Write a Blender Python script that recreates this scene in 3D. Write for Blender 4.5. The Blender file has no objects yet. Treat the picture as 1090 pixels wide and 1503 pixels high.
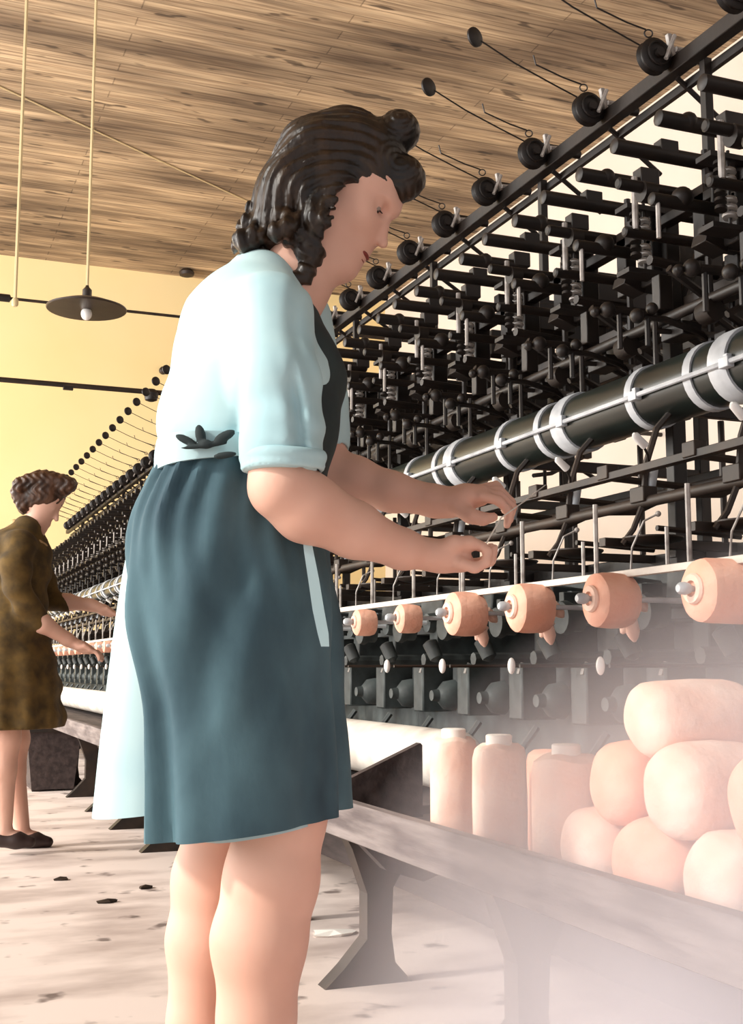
import bpy, math, random
import numpy as np
from mathutils import Vector, Matrix
random.seed(7)
SC = bpy.context.scene
COL = SC.collection
H = 0.78                      # camera height
FPX, CX, CY = 1767.0, 545.0, 751.5
YAW, PIT = math.radians(21.6), math.radians(7.34)
s_, c_ = math.sin(YAW), math.cos(YAW)
sp_, cp_ = math.sin(PIT), math.cos(PIT)

def at(px, py, h):
    """world point seen at a photo pixel, h metres ahead of the viewer"""
    a = (px - CX) / FPX; b = (CY - py) / FPX
    fw = cp_ - b * sp_; up = sp_ + b * cp_
    t = h / fw
    r = a * t
    return np.array([r * c_ + h * s_, -r * s_ + h * c_, H + up * t])

# ---------------------------------------------------------------- materials
def lin(c):
    return tuple(((v / 12.92) if v <= 0.04045 else ((v + 0.055) / 1.055) ** 2.4) for v in c) + (1.0,)

def mat(name, col, rough=0.6, metal=0.0, col2=None, scale=8.0, stretch=(1, 1, 1), bump=0.0, detail=4.0, spec=None,
        lo=0.35, hi=0.65, sub=0.0, coat=0.0):
    m = bpy.data.materials.new(name); m.use_nodes = True
    nt = m.node_tree; b = nt.nodes['Principled BSDF']
    b.inputs['Base Color'].default_value = lin(col)
    b.inputs['Roughness'].default_value = rough
    b.inputs['Metallic'].default_value = metal
    if spec is not None: b.inputs['Specular IOR Level'].default_value = spec
    if sub:
        b.inputs['Subsurface Weight'].default_value = sub
        b.inputs['Subsurface Radius'].default_value = (0.012, 0.005, 0.003)
        b.inputs['Subsurface Scale'].default_value = 1.0
    tc = nt.nodes.new('ShaderNodeTexCoord'); mp = nt.nodes.new('ShaderNodeMapping')
    mp.inputs['Scale'].default_value = stretch
    nt.links.new(tc.outputs['Object'], mp.inputs['Vector'])
    n = nt.nodes.new('ShaderNodeTexNoise'); n.inputs['Scale'].default_value = scale; n.inputs['Detail'].default_value = detail
    nt.links.new(mp.outputs['Vector'], n.inputs['Vector'])
    if col2 is not None:
        r = nt.nodes.new('ShaderNodeValToRGB')
        r.color_ramp.elements[0].position = lo; r.color_ramp.elements[0].color = lin(col2)
        r.color_ramp.elements[1].position = hi; r.color_ramp.elements[1].color = lin(col)
        nt.links.new(n.outputs['Fac'], r.inputs['Fac']); nt.links.new(r.outputs['Color'], b.inputs['Base Color'])
    if bump:
        bp = nt.nodes.new('ShaderNodeBump'); bp.inputs['Strength'].default_value = bump; bp.inputs['Distance'].default_value = 0.01
        nt.links.new(n.outputs['Fac'], bp.inputs['Height']); nt.links.new(bp.outputs['Normal'], b.inputs['Normal'])
    return m

M = {}
M['iron'] = mat('blackened_iron', (.115, .08, .06), .5, .0, (.06, .042, .032), 14, bump=.2)
M['iron2'] = mat('brown_iron', (.21, .155, .115), .55, .0, (.10, .07, .05), 10, bump=.2)
M['steel'] = mat('worn_steel', (.72, .70, .68), .4, .0, (.5, .47, .45), 30)
M['green'] = mat('dark_green_enamel', (.13, .165, .15), .3, .0, (.09, .11, .10), 6)
M['band'] = mat('pale_metal_band', (.84, .86, .88), .4, .0, (.66, .68, .7), 12)
M['cast'] = mat('grey_green_cast', (.30, .33, .33), .6, .0, (.07, .085, .085), 9, detail=8,  bump=.5, lo=.35, hi=.72)
M['white'] = mat('white_porcelain', (.93, .93, .92), .25, 0)
M['cream'] = mat('cream_enamel', (.88, .86, .82), .5, 0, (.78, .74, .70), 9)
M['wood_grey'] = mat('bare_grey_wood', (.52, .48, .47), .8, 0, (.34, .30, .30), 6, (6, .7, 6), .4)
M['wood_dark'] = mat('dark_shaded_wood', (.30, .25, .24), .8, 0, (.2, .16, .155), 6, (5, .8, 5), .4)  # dark wood whose tone also holds the shade on the tray's end board
M['yarn'] = mat('peach_yarn', (.95, .76, .67), .95, 0, (.92, .64, .53), 16, (1, 1, 1), .8, detail=8, lo=.25, hi=.75)
M['yarn_pale'] = mat('pale_peach_yarn', (.96, .86, .80), .95, 0, (.93, .73, .64), 16, (1, 1, 1), .8, detail=8, lo=.25, hi=.75)
M['paper'] = mat('white_paper_tube', (.93, .91, .88), .8, 0)
M['skin'] = mat('skin', (.90, .73, .65), .6, 0, (.83, .64, .56), 7, sub=.08, lo=.2, hi=.8)
M['lips'] = mat('lips', (.50, .20, .18), .5)
M['brow'] = mat('brow_hair', (.12, .07, .05), .8)
M['eyewhite'] = mat('eye_white', (.60, .54, .50), .4)
M['iris'] = mat('iris_dark', (.12, .08, .06), .2)
M['hair'] = mat('dark_brown_hair', (.20, .13, .06), .40, 0, (.045, .028, .018), 26, (1, 1, .35), .5, lo=.35, hi=.75)
M['hair2'] = mat('brown_hair', (.34, .22, .14), .45, 0, (.16, .1, .07), 30, (1, 1, .5), .5)
M['blouse'] = mat('pale_blue_white_cotton', (.75, .86, .87), .85, 0, (.66, .80, .83), 5, bump=.25)
M['coat'] = mat('white_cotton', (.74, .84, .85), .85, 0, (.66, .79, .82), 4, bump=.25)
M['denim'] = mat('teal_blue_cotton', (.34, .47, .51), .85, 0, (.13, .23, .28), 7, (1, 1, .55), .6, lo=.3, hi=.75, detail=7)
M['bib'] = mat('dark_green_blue_cotton', (.17, .23, .23), .85, 0, (.12, .16, .17), 9, bump=.3)
M['dress'] = mat('olive_brown_wool', (.38, .29, .12), .9, 0, (.24, .18, .07), 16, bump=.3)
M['collar'] = mat('tan_cotton', (.72, .60, .42), .85)
M['shoe'] = mat('dark_leather', (.20, .14, .13), .5)
M['cord'] = mat('pale_cord', (.84, .77, .60), .8)
M['shade'] = mat('dark_lamp_enamel', (.22, .17, .13), .4, 0, (.16, .12, .09), 8)

def floor_mat():
    m = mat('dusty_stone_floor', (.86, .80, .77), .85, 0, (.66, .59, .56), 2.2, (1, 1.8, 1), .2, lo=.30, hi=.55, detail=8)
    nt = m.node_tree; b = nt.nodes['Principled BSDF']
    n = nt.nodes.new('ShaderNodeTexNoise'); n.inputs['Scale'].default_value = 7; n.inputs['Detail'].default_value = 3
    tc = nt.nodes['Texture Coordinate']; nt.links.new(tc.outputs['Object'], n.inputs['Vector'])
    r = nt.nodes.new('ShaderNodeValToRGB')
    r.color_ramp.elements[0].position = .30; r.color_ramp.elements[0].color = lin((.40, .34, .32))
    r.color_ramp.elements[1].position = .38; r.color_ramp.elements[1].color = (1, 1, 1, 1)
    nt.links.new(n.outputs['Fac'], r.inputs['Fac'])
    mx = nt.nodes.new('ShaderNodeMix'); mx.data_type = 'RGBA'; mx.blend_type = 'MULTIPLY'; mx.inputs[0].default_value = .8
    src = b.inputs['Base Color'].links[0].from_socket
    nt.links.new(src, mx.inputs[6]); nt.links.new(r.outputs['Color'], mx.inputs[7]); nt.links.new(mx.outputs[2], b.inputs['Base Color'])
    return m
M['floor'] = floor_mat()

def ceil_mat():
    """narrow boards running across the hall, weathered in long streaks with knots"""
    m = bpy.data.materials.new('boarded_ceiling'); m.use_nodes = True
    nt = m.node_tree; b = nt.nodes['Principled BSDF']; b.inputs['Roughness'].default_value = .85
    N = nt.nodes.new; L = nt.links.new
    tc = N('ShaderNodeTexCoord')
    def noise(scale, st, det=5):
        mp = N('ShaderNodeMapping'); mp.inputs['Scale'].default_value = st
        L(tc.outputs['Object'], mp.inputs['Vector'])
        n = N('ShaderNodeTexNoise'); n.inputs['Scale'].default_value = scale; n.inputs['Detail'].default_value = det
        L(mp.outputs['Vector'], n.inputs['Vector']); return n
    def ramp(n, a, ca, b_, cb):
        r = N('ShaderNodeValToRGB'); e = r.color_ramp.elements
        e[0].position = a; e[0].color = lin(ca); e[1].position = b_; e[1].color = lin(cb)
        L(n.outputs['Fac'], r.inputs['Fac']); return r
    r1 = ramp(noise(1.0, (1.1, 11, 1)), .26, (.60, .52, .43), .72, (.90, .80, .66))
    r2 = ramp(noise(1.0, (.5, 2.2, 1), 3), .35, (.62, .60, .60), .65, (1, 1, 1))
    r3 = ramp(noise(1.0, (2.6, 9, 1), 2), .31, (.45, .42, .42), .36, (1, 1, 1))
    r4 = ramp(noise(1.0, (1.6, 38, 1), 3), .35, (.80, .77, .75), .6, (1, 1, 1))
    br = N('ShaderNodeTexBrick'); br.offset = .5
    br.inputs['Scale'].default_value = 1.0; br.inputs['Brick Width'].default_value = 3.1; br.inputs['Row Height'].default_value = .13
    br.inputs['Mortar Size'].default_value = .006
    br.inputs['Color1'].default_value = (1, 1, 1, 1); br.inputs['Color2'].default_value = (.72, .70, .68, 1); br.inputs['Mortar'].default_value = (.3, .27, .25, 1)
    L(tc.outputs['Object'], br.inputs['Vector'])
    prev = r1.outputs['Color']
    for o, f in ((r2.outputs['Color'], 1), (r3.outputs['Color'], .8), (r4.outputs['Color'], 1), (br.outputs['Color'], .7)):
        mx = N('ShaderNodeMix'); mx.data_type = 'RGBA'; mx.blend_type = 'MULTIPLY'; mx.inputs[0].default_value = f
        L(prev, mx.inputs[6]); L(o, mx.inputs[7]); prev = mx.outputs[2]
    L(prev, b.inputs['Base Color'])
    return m
M['ceiling'] = ceil_mat()
M['wall_yellow'] = mat('yellow_limewash', (.96, .88, .68), .9, 0, (.94, .85, .62), .5, bump=.05, lo=.3, hi=.7)
M['wall_white'] = mat('white_limewash', (.94, .90, .86), .9, 0, (.92, .86, .81), .5, bump=.05)

# ---------------------------------------------------------------- mesh builder
def steam_mat():
    m = bpy.data.materials.new('thin_steam'); m.use_nodes = True; nt = m.node_tree; nt.nodes.clear(); N = nt.nodes.new; L = nt.links.new
    o = N('ShaderNodeOutputMaterial'); v = N('ShaderNodeVolumePrincipled'); L(v.outputs[0], o.inputs['Volume'])
    v.inputs['Color'].default_value = lin((.985, .975, 1.0)); v.inputs['Anisotropy'].default_value = .1
    tc = N('ShaderNodeTexCoord'); ln = N('ShaderNodeVectorMath'); ln.operation = 'LENGTH'; L(tc.outputs['Object'], ln.inputs[0])
    mr = N('ShaderNodeMapRange'); mr.inputs['From Min'].default_value = .25; mr.inputs['From Max'].default_value = 1.0; mr.inputs['To Min'].default_value = 1.0; mr.inputs['To Max'].default_value = 0
    L(ln.outputs['Value'], mr.inputs['Value'])
    n = N('ShaderNodeTexNoise'); n.inputs['Scale'].default_value = 2.2; L(tc.outputs['Object'], n.inputs['Vector'])
    r = N('ShaderNodeMapRange'); r.inputs['From Min'].default_value = .3; r.inputs['From Max'].default_value = .7; r.inputs['To Min'].default_value = .4; r.inputs['To Max'].default_value = 1.4
    L(n.outputs['Fac'], r.inputs['Value'])
    a = N('ShaderNodeMath'); a.operation = 'MULTIPLY'; L(mr.outputs[0], a.inputs[0]); L(r.outputs[0], a.inputs[1])
    b = N('ShaderNodeMath'); b.operation = 'MULTIPLY'; b.inputs[1].default_value = 3.4; L(a.outputs[0], b.inputs[0]); L(b.outputs[0], v.inputs['Density'])
    return m
M['steam'] = steam_mat()

class MB:
    def __init__(self): self.v = []; self.f = []
    def _add(self, vs, fs):
        o = len(self.v); self.v += [tuple(map(float, p)) for p in vs]; self.f += [tuple(i + o for i in q) for q in fs]; return self
    def box(self, c, d, rz=0, ry=0, rx=0, bev=0.12):
        """chamfered box: centre, full size"""
        R = Matrix.Rotation(rz, 3, 'Z') @ Matrix.Rotation(ry, 3, 'Y') @ Matrix.Rotation(rx, 3, 'X')
        hx, hy, hz = d[0] / 2, d[1] / 2, d[2] / 2
        b = min(hx, hy, hz) * bev
        vs = []; idx = {}
        for sx in (-1, 1):
            for sy in (-1, 1):
                for sz in (-1, 1):
                    for k, p in enumerate(((sx * hx, sy * (hy - b), sz * (hz - b)), (sx * (hx - b), sy * hy, sz * (hz - b)), (sx * (hx - b), sy * (hy - b), sz * hz))):
                        idx[(sx, sy, sz, k)] = len(vs); vs.append(R @ Vector(p) + Vector(c))
        g = lambda *a: idx[a]
        fs = []
        for s in (-1, 1):
            q = [g(s, -1, -1, 0), g(s, 1, -1, 0), g(s, 1, 1, 0), g(s, -1, 1, 0)]; fs.append(q if s > 0 else q[::-1])
            q = [g(-1, s, -1, 1), g(-1, s, 1, 1), g(1, s, 1, 1), g(1, s, -1, 1)]; fs.append(q if s > 0 else q[::-1])
            q = [g(-1, -1, s, 2), g(1, -1, s, 2), g(1, 1, s, 2), g(-1, 1, s, 2)]; fs.append(q if s > 0 else q[::-1])
        for a in (-1, 1):
            for b2 in (-1, 1):
                fs.append([g(a, b2, -1, 0), g(a, b2, -1, 1), g(a, b2, 1, 1), g(a, b2, 1, 0)])
                fs.append([g(a, -1, b2, 0), g(a, -1, b2, 2), g(a, 1, b2, 2), g(a, 1, b2, 0)])
                fs.append([g(-1, a, b2, 1), g(-1, a, b2, 2), g(1, a, b2, 2), g(1, a, b2, 1)])
                for c2 in (-1, 1): fs.append([g(a, b2, c2, 0), g(a, b2, c2, 1), g(a, b2, c2, 2)])
        return self._add(vs, fs)
    def tube(self, pts, r, n=8, cap=True):
        """tube along a polyline, r a number or a list"""
        P = [Vector(p) for p in pts]
        rs = r if isinstance(r, (list, tuple)) else [r] * len(P)
        vs = []; fs = []
        t0 = (P[1] - P[0]).normalized()
        up = Vector((0, 0, 1)) if abs(t0.z) < .9 else Vector((1, 0, 0))
        nrm = t0.cross(up).normalized()
        for i, p in enumerate(P):
            t = ((P[min(i + 1, len(P) - 1)] - P[max(i - 1, 0)])).normalized()
            nrm = (nrm - t * nrm.dot(t)).normalized(); bn = t.cross(nrm)
            for k in range(n):
                a = 2 * math.pi * k / n
                vs.append(p + (nrm * math.cos(a) + bn * math.sin(a)) * rs[i])
        for i in range(len(P) - 1):
            for k in range(n):
                fs.append((i * n + k, i * n + (k + 1) % n, (i + 1) * n + (k + 1) % n, (i + 1) * n + k))
        if cap:
            fs.append(tuple(range(n))[::-1]); fs.append(tuple(range((len(P) - 1) * n, len(P) * n)))
        return self._add(vs, fs)
    def lathe(self, base, axis, prof, n=16):
        """prof: (distance along the axis, radius) from a base point"""
        B = Vector(base); a = Vector(axis).normalized()
        up = Vector((0, 0, 1)) if abs(a.z) < .9 else Vector((1, 0, 0))
        u = a.cross(up).normalized(); w = a.cross(u)
        vs = []; fs = []
        for d, r in prof:
            for k in range(n):
                t = 2 * math.pi * k / n
                vs.append(B + a * d + (u * math.cos(t) + w * math.sin(t)) * max(r, 1e-5))
        for i in range(len(prof) - 1):
            for k in range(n):
                fs.append((i * n + k, i * n + (k + 1) % n, (i + 1) * n + (k + 1) % n, (i + 1) * n + k))
        fs.append(tuple(range(n))[::-1]); fs.append(tuple(range((len(prof) - 1) * n, len(prof) * n)))
        return self._add(vs, fs)
    def ball(self, c, r, n=12, sc=(1, 1, 1)):
        vs = []; fs = []; m = max(6, n // 2 + 2)
        for i in range(1, m):
            ph = math.pi * i / m
            for k in range(n):
                t = 2 * math.pi * k / n
                vs.append((c[0] + r * sc[0] * math.sin(ph) * math.cos(t), c[1] + r * sc[1] * math.sin(ph) * math.sin(t), c[2] + r * sc[2] * math.cos(ph)))
        for i in range(m - 2):
            for k in range(n): fs.append((i * n + k, (i + 1) * n + k, (i + 1) * n + (k + 1) % n, i * n + (k + 1) % n))
        a = len(vs); vs.append((c[0], c[1], c[2] + r * sc[2])); vs.append((c[0], c[1], c[2] - r * sc[2]))
        for k in range(n):
            fs.append((a, k, (k + 1) % n)); fs.append((a + 1, (m - 2) * n + (k + 1) % n, (m - 2) * n + k))
        return self._add(vs, fs)
    def torus(self, c, axis, R, r, n=20, m=6, a0=0, a1=2 * math.pi):
        a = Vector(axis).normalized(); up = Vector((0, 0, 1)) if abs(a.z) < .9 else Vector((1, 0, 0))
        u = a.cross(up).normalized(); w = a.cross(u)
        pts = [Vector(c) + (u * math.cos(a0 + (a1 - a0) * i / n) + w * math.sin(a0 + (a1 - a0) * i / n)) * R for i in range(n + 1)]
        return self.tube(pts, r, m)
    def prism(self, poly, axis, lo, hi):
        """poly of 2D points extruded along an axis (0, 1 or 2)"""
        n = len(poly)
        def p3(p, w):
            q = list(p); q.insert(axis, w); return q
        vs = [p3(p, lo) for p in poly] + [p3(p, hi) for p in poly]
        fs = [tuple(range(n))[::-1], tuple(range(n, 2 * n))] + [(i, (i + 1) % n, n + (i + 1) % n, n + i) for i in range(n)]
        return self._add(vs, fs)
    def mesh(self, name, m, smooth=True):
        me = bpy.data.meshes.new(name); me.from_pydata(self.v, [], self.f); me.materials.append(m)
        import bmesh
        bm = bmesh.new(); bm.from_mesh(me); bmesh.ops.recalc_face_normals(bm, faces=bm.faces); bm.to_mesh(me); bm.free()
        if smooth:
            me.polygons.foreach_set('use_smooth', [True] * len(me.polygons)); me.set_sharp_from_angle(angle=math.radians(38))
        return me
    def build(self, name, m, parent=None, smooth=True):
        return place(self.mesh(name, m, smooth), name, parent)

def place(me, name, parent=None, loc=None):
    o = bpy.data.objects.new(name, me); COL.objects.link(o)
    if parent is not None:
        o.parent = parent
        if loc is None:
            o.matrix_parent_inverse = Matrix.Translation(parent_world(parent)).inverted()
    if loc is not None: o.location = loc
    return o
def parent_world(p):
    v = Vector((0, 0, 0))
    while p is not None:
        v += p.location + (p.matrix_parent_inverse.translation if p.parent else Vector((0, 0, 0))); p = p.parent
    return v
def empty(name, loc=(0, 0, 0), parent=None):
    o = bpy.data.objects.new(name, None); COL.objects.link(o); o.location = loc; o.empty_display_size = .1
    if parent: o.parent = parent
    return o
def tag(o, label, cat, group=None, kind=None):
    o['label'] = label; o['category'] = cat
    if group: o['group'] = group
    if kind: o['kind'] = kind
    return o
def struct(o): o['kind'] = 'structure'; return o
ORD = ['first', 'second', 'third', 'fourth', 'fifth', 'sixth', 'seventh', 'eighth', 'ninth', 'tenth', 'eleventh', 'twelfth']

# ---------------------------------------------------------------- smooth-union solids for bodies, hair and clothes
class Blob:
    """a signed distance grid in metres: x right across the view, y away, z up"""
    def __init__(self, lo, hi, vox):
        self.lo = np.array(lo, float); self.vox = vox
        self.n = np.ceil((np.array(hi) - self.lo) / vox).astype(int) + 1
        self.g = np.full(self.n, 1.0, np.float32)
    def _win(self, lo, hi):
        a = np.clip(np.floor((np.array(lo) - self.lo) / self.vox).astype(int), 0, self.n)
        b = np.clip(np.ceil((np.array(hi) - self.lo) / self.vox).astype(int) + 1, 0, self.n)
        sl = tuple(slice(i, j) for i, j in zip(a, b))
        ax = [self.lo[i] + np.arange(a[i], b[i]) * self.vox for i in range(3)]
        return sl, np.meshgrid(*ax, indexing='ij')
    def _mix(self, sl, d, k):
        o = self.g[sl]; d = d.astype(np.float32)
        if k <= 0: self.g[sl] = np.minimum(o, d); return
        h = np.clip(.5 + .5 * (o - d) / k, 0, 1)
        self.g[sl] = o * (1 - h) + d * h - k * h * (1 - h)
    def _cut(self, sl, d, k):
        o = self.g[sl]; d = (-d).astype(np.float32)
        h = np.clip(.5 - .5 * (o - d) / k, 0, 1)
        self.g[sl] = o * (1 - h) + d * h + k * h * (1 - h)
    def cone(self, a, b, ra, rb, k=.015, sy=1.0, cut=False):
        a = np.array(a, float); b = np.array(b, float)
        R = max(ra, rb) * max(1, sy) + k + 3 * self.vox
        sl, (X, Y, Z) = self._win(np.minimum(a, b) - R, np.maximum(a, b) + R)
        if X.size == 0: return self
        ab = b - a; L = float(ab @ ab) + 1e-12
        t = np.clip(((X - a[0]) * ab[0] + (Y - a[1]) * ab[1] + (Z - a[2]) * ab[2]) / L, 0, 1)
        dx = X - (a[0] + t * ab[0]); dy = (Y - (a[1] + t * ab[1])) / sy; dz = Z - (a[2] + t * ab[2])
        d = np.sqrt(dx * dx + dy * dy + dz * dz) - (ra + (rb - ra) * t)
        (self._cut if cut else self._mix)(sl, d, k); return self
    def chain(self, pts, rs, k=.015, sy=1.0):
        for i in range(len(pts) - 1): self.cone(pts[i], pts[i + 1], rs[i], rs[i + 1], k, sy)
        return self
    def ell(self, c, r, k=.015, U=None, cut=False):
        """ellipsoid; U = rows of a rotation giving its own axes"""
        c = np.array(c, float); r = np.array(r, float); R = r.max() + k + 3 * self.vox
        sl, (X, Y, Z) = self._win(c - R, c + R)
        if X.size == 0: return self
        D = [X - c[0], Y - c[1], Z - c[2]]
        if U is not None: D = [U[i][0] * D[0] + U[i][1] * D[1] + U[i][2] * D[2] for i in range(3)]
        q = np.sqrt((D[0] / r[0]) ** 2 + (D[1] / r[1]) ** 2 + (D[2] / r[2]) ** 2)
        q2 = np.sqrt((D[0] / r[0] ** 2) ** 2 + (D[1] / r[1] ** 2) ** 2 + (D[2] / r[2] ** 2) ** 2) + 1e-9
        d = q * (q - 1) / q2
        d = np.clip(d, -r.min(), None)
        (self._cut if cut else self._mix)(sl, d, k); return self
    def field(self, fn):
        sl, (X, Y, Z) = self._win(self.lo, self.lo + self.n * self.vox)
        self.g[sl] = fn(self.g[sl], X, Y, Z).astype(np.float32); return self
    def mesh(self, name, m, smooth_it=2):
        g = self.g.copy()
        g[0] = g[-1] = 1; g[:, 0] = g[:, -1] = 1; g[:, :, 0] = g[:, :, -1] = 1
        ins = g < 0
        c = ins[:-1, :-1, :-1].astype(np.int8)
        cnt = np.zeros(c.shape, np.int8)
        for i in (0, 1):
            for j in (0, 1):
                for k in (0, 1):
                    cnt += ins[i:i + c.shape[0], j:j + c.shape[1], k:k + c.shape[2]]
        act = (cnt > 0) & (cnt < 8)
        ids = -np.ones(act.shape, np.int64); cells = np.argwhere(act); ids[act] = np.arange(len(cells))
        acc = np.zeros((len(cells), 3)); num = np.zeros(len(cells))
        ci, cj, ck = cells.T
        for ax in range(3):
            o = [a for a in range(3) if a != ax]
            for u in (0, 1):
                for w in (0, 1):
                    off = [0, 0, 0]; off[o[0]] = u; off[o[1]] = w
                    off2 = list(off); off2[ax] = 1
                    A = g[ci + off[0], cj + off[1], ck + off[2]]; B = g[ci + off2[0], cj + off2[1], ck + off2[2]]
                    s = (A < 0) != (B < 0)
                    t = np.where(s, A / np.where(s, A - B, 1), 0)
                    p = np.array(off, float)[None, :].repeat(len(cells), 0); p[:, ax] += t
                    acc[s] += p[s]; num[s] += 1
        vs = self.lo + (cells + acc / np.maximum(num, 1)[:, None]) * self.vox
        faces = []
        for ax in range(3):
            o = [a for a in range(3) if a != ax]
            sa = [slice(1, -1)] * 3; sb = [slice(1, -1)] * 3
            sa[ax] = slice(0, -1); sb[ax] = slice(1, None)
            A = ins[tuple(sa)]; B = ins[tuple(sb)]
            e = np.argwhere(A != B); first = A[A != B]
            base = e.copy()
            for a in o: base[:, a] += 1
            q = []
            for du, dw in ((0, 0), (1, 0), (1, 1), (0, 1)):
                t = base.copy(); t[:, o[0]] -= du; t[:, o[1]] -= dw
                q.append(ids[t[:, 0], t[:, 1], t[:, 2]])
            q = np.stack(q, 1)
            flip = first if ax != 1 else ~first
            q[flip] = q[flip][:, ::-1]
            faces.append(q)
        F = np.concatenate(faces); F = F[(F >= 0).all(1)]
        # light smoothing
        for _ in range(smooth_it):
            s = np.zeros_like(vs); n = np.zeros(len(vs))
            for a, b in ((0, 1), (1, 2), (2, 3), (3, 0)):
                for p, r in ((a, b), (b, a)):
                    for d in range(3): s[:, d] += np.bincount(F[:, p], vs[F[:, r], d], len(vs))
                    n += np.bincount(F[:, p], minlength=len(vs))
            vs = vs * .5 + .5 * s / np.maximum(n, 1)[:, None]
        W = np.stack([vs[:, 0] * c_ + vs[:, 1] * s_, -vs[:, 0] * s_ + vs[:, 1] * c_, vs[:, 2]], 1)
        me = bpy.data.meshes.new(name)
        me.from_pydata([], [], []); me.vertices.add(len(W)); me.vertices.foreach_set('co', W.astype(np.float32).ravel())
        me.loops.add(F.size); me.loops.foreach_set('vertex_index', F[:, ::-1].astype(np.int32).ravel())
        me.polygons.add(len(F)); me.polygons.foreach_set('loop_start', np.arange(0, F.size, 4, dtype=np.int32))
        me.polygons.foreach_set('use_smooth', np.ones(len(F), bool))
        me.update(calc_edges=True); me.validate()
        me.materials.append(m)
        return me
def V(px, py, h):
    """view-aligned body coordinates of a photo pixel at distance h"""
    a = (px - CX) / FPX; b = (CY - py) / FPX
    t = h / (cp_ - b * sp_)
    return np.array([a * t, h, H + (sp_ + b * cp_) * t])
# ================================================================= the near worker
K = 1.85 / 1781.0
def J(px, py, lat=0.0):
    return V(px, py, 1.85 + .25 * (px - 350) * K + lat)
def hand(b, palm, wrist, fingers, thumb, r=.0083, pr=(.040, .034, .015), k=.010):
    b.chain([wrist, palm[0], palm[1]], [.0225, .021, .019], .012, 1.35)
    for f in fingers:
        b.chain(f, [r * 1.18, r * 1.05, r * .98, r * .85][:len(f)], .004)
    b.chain(thumb, [.015, .0125, .0105, .0085][:len(thumb)], .008)

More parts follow.
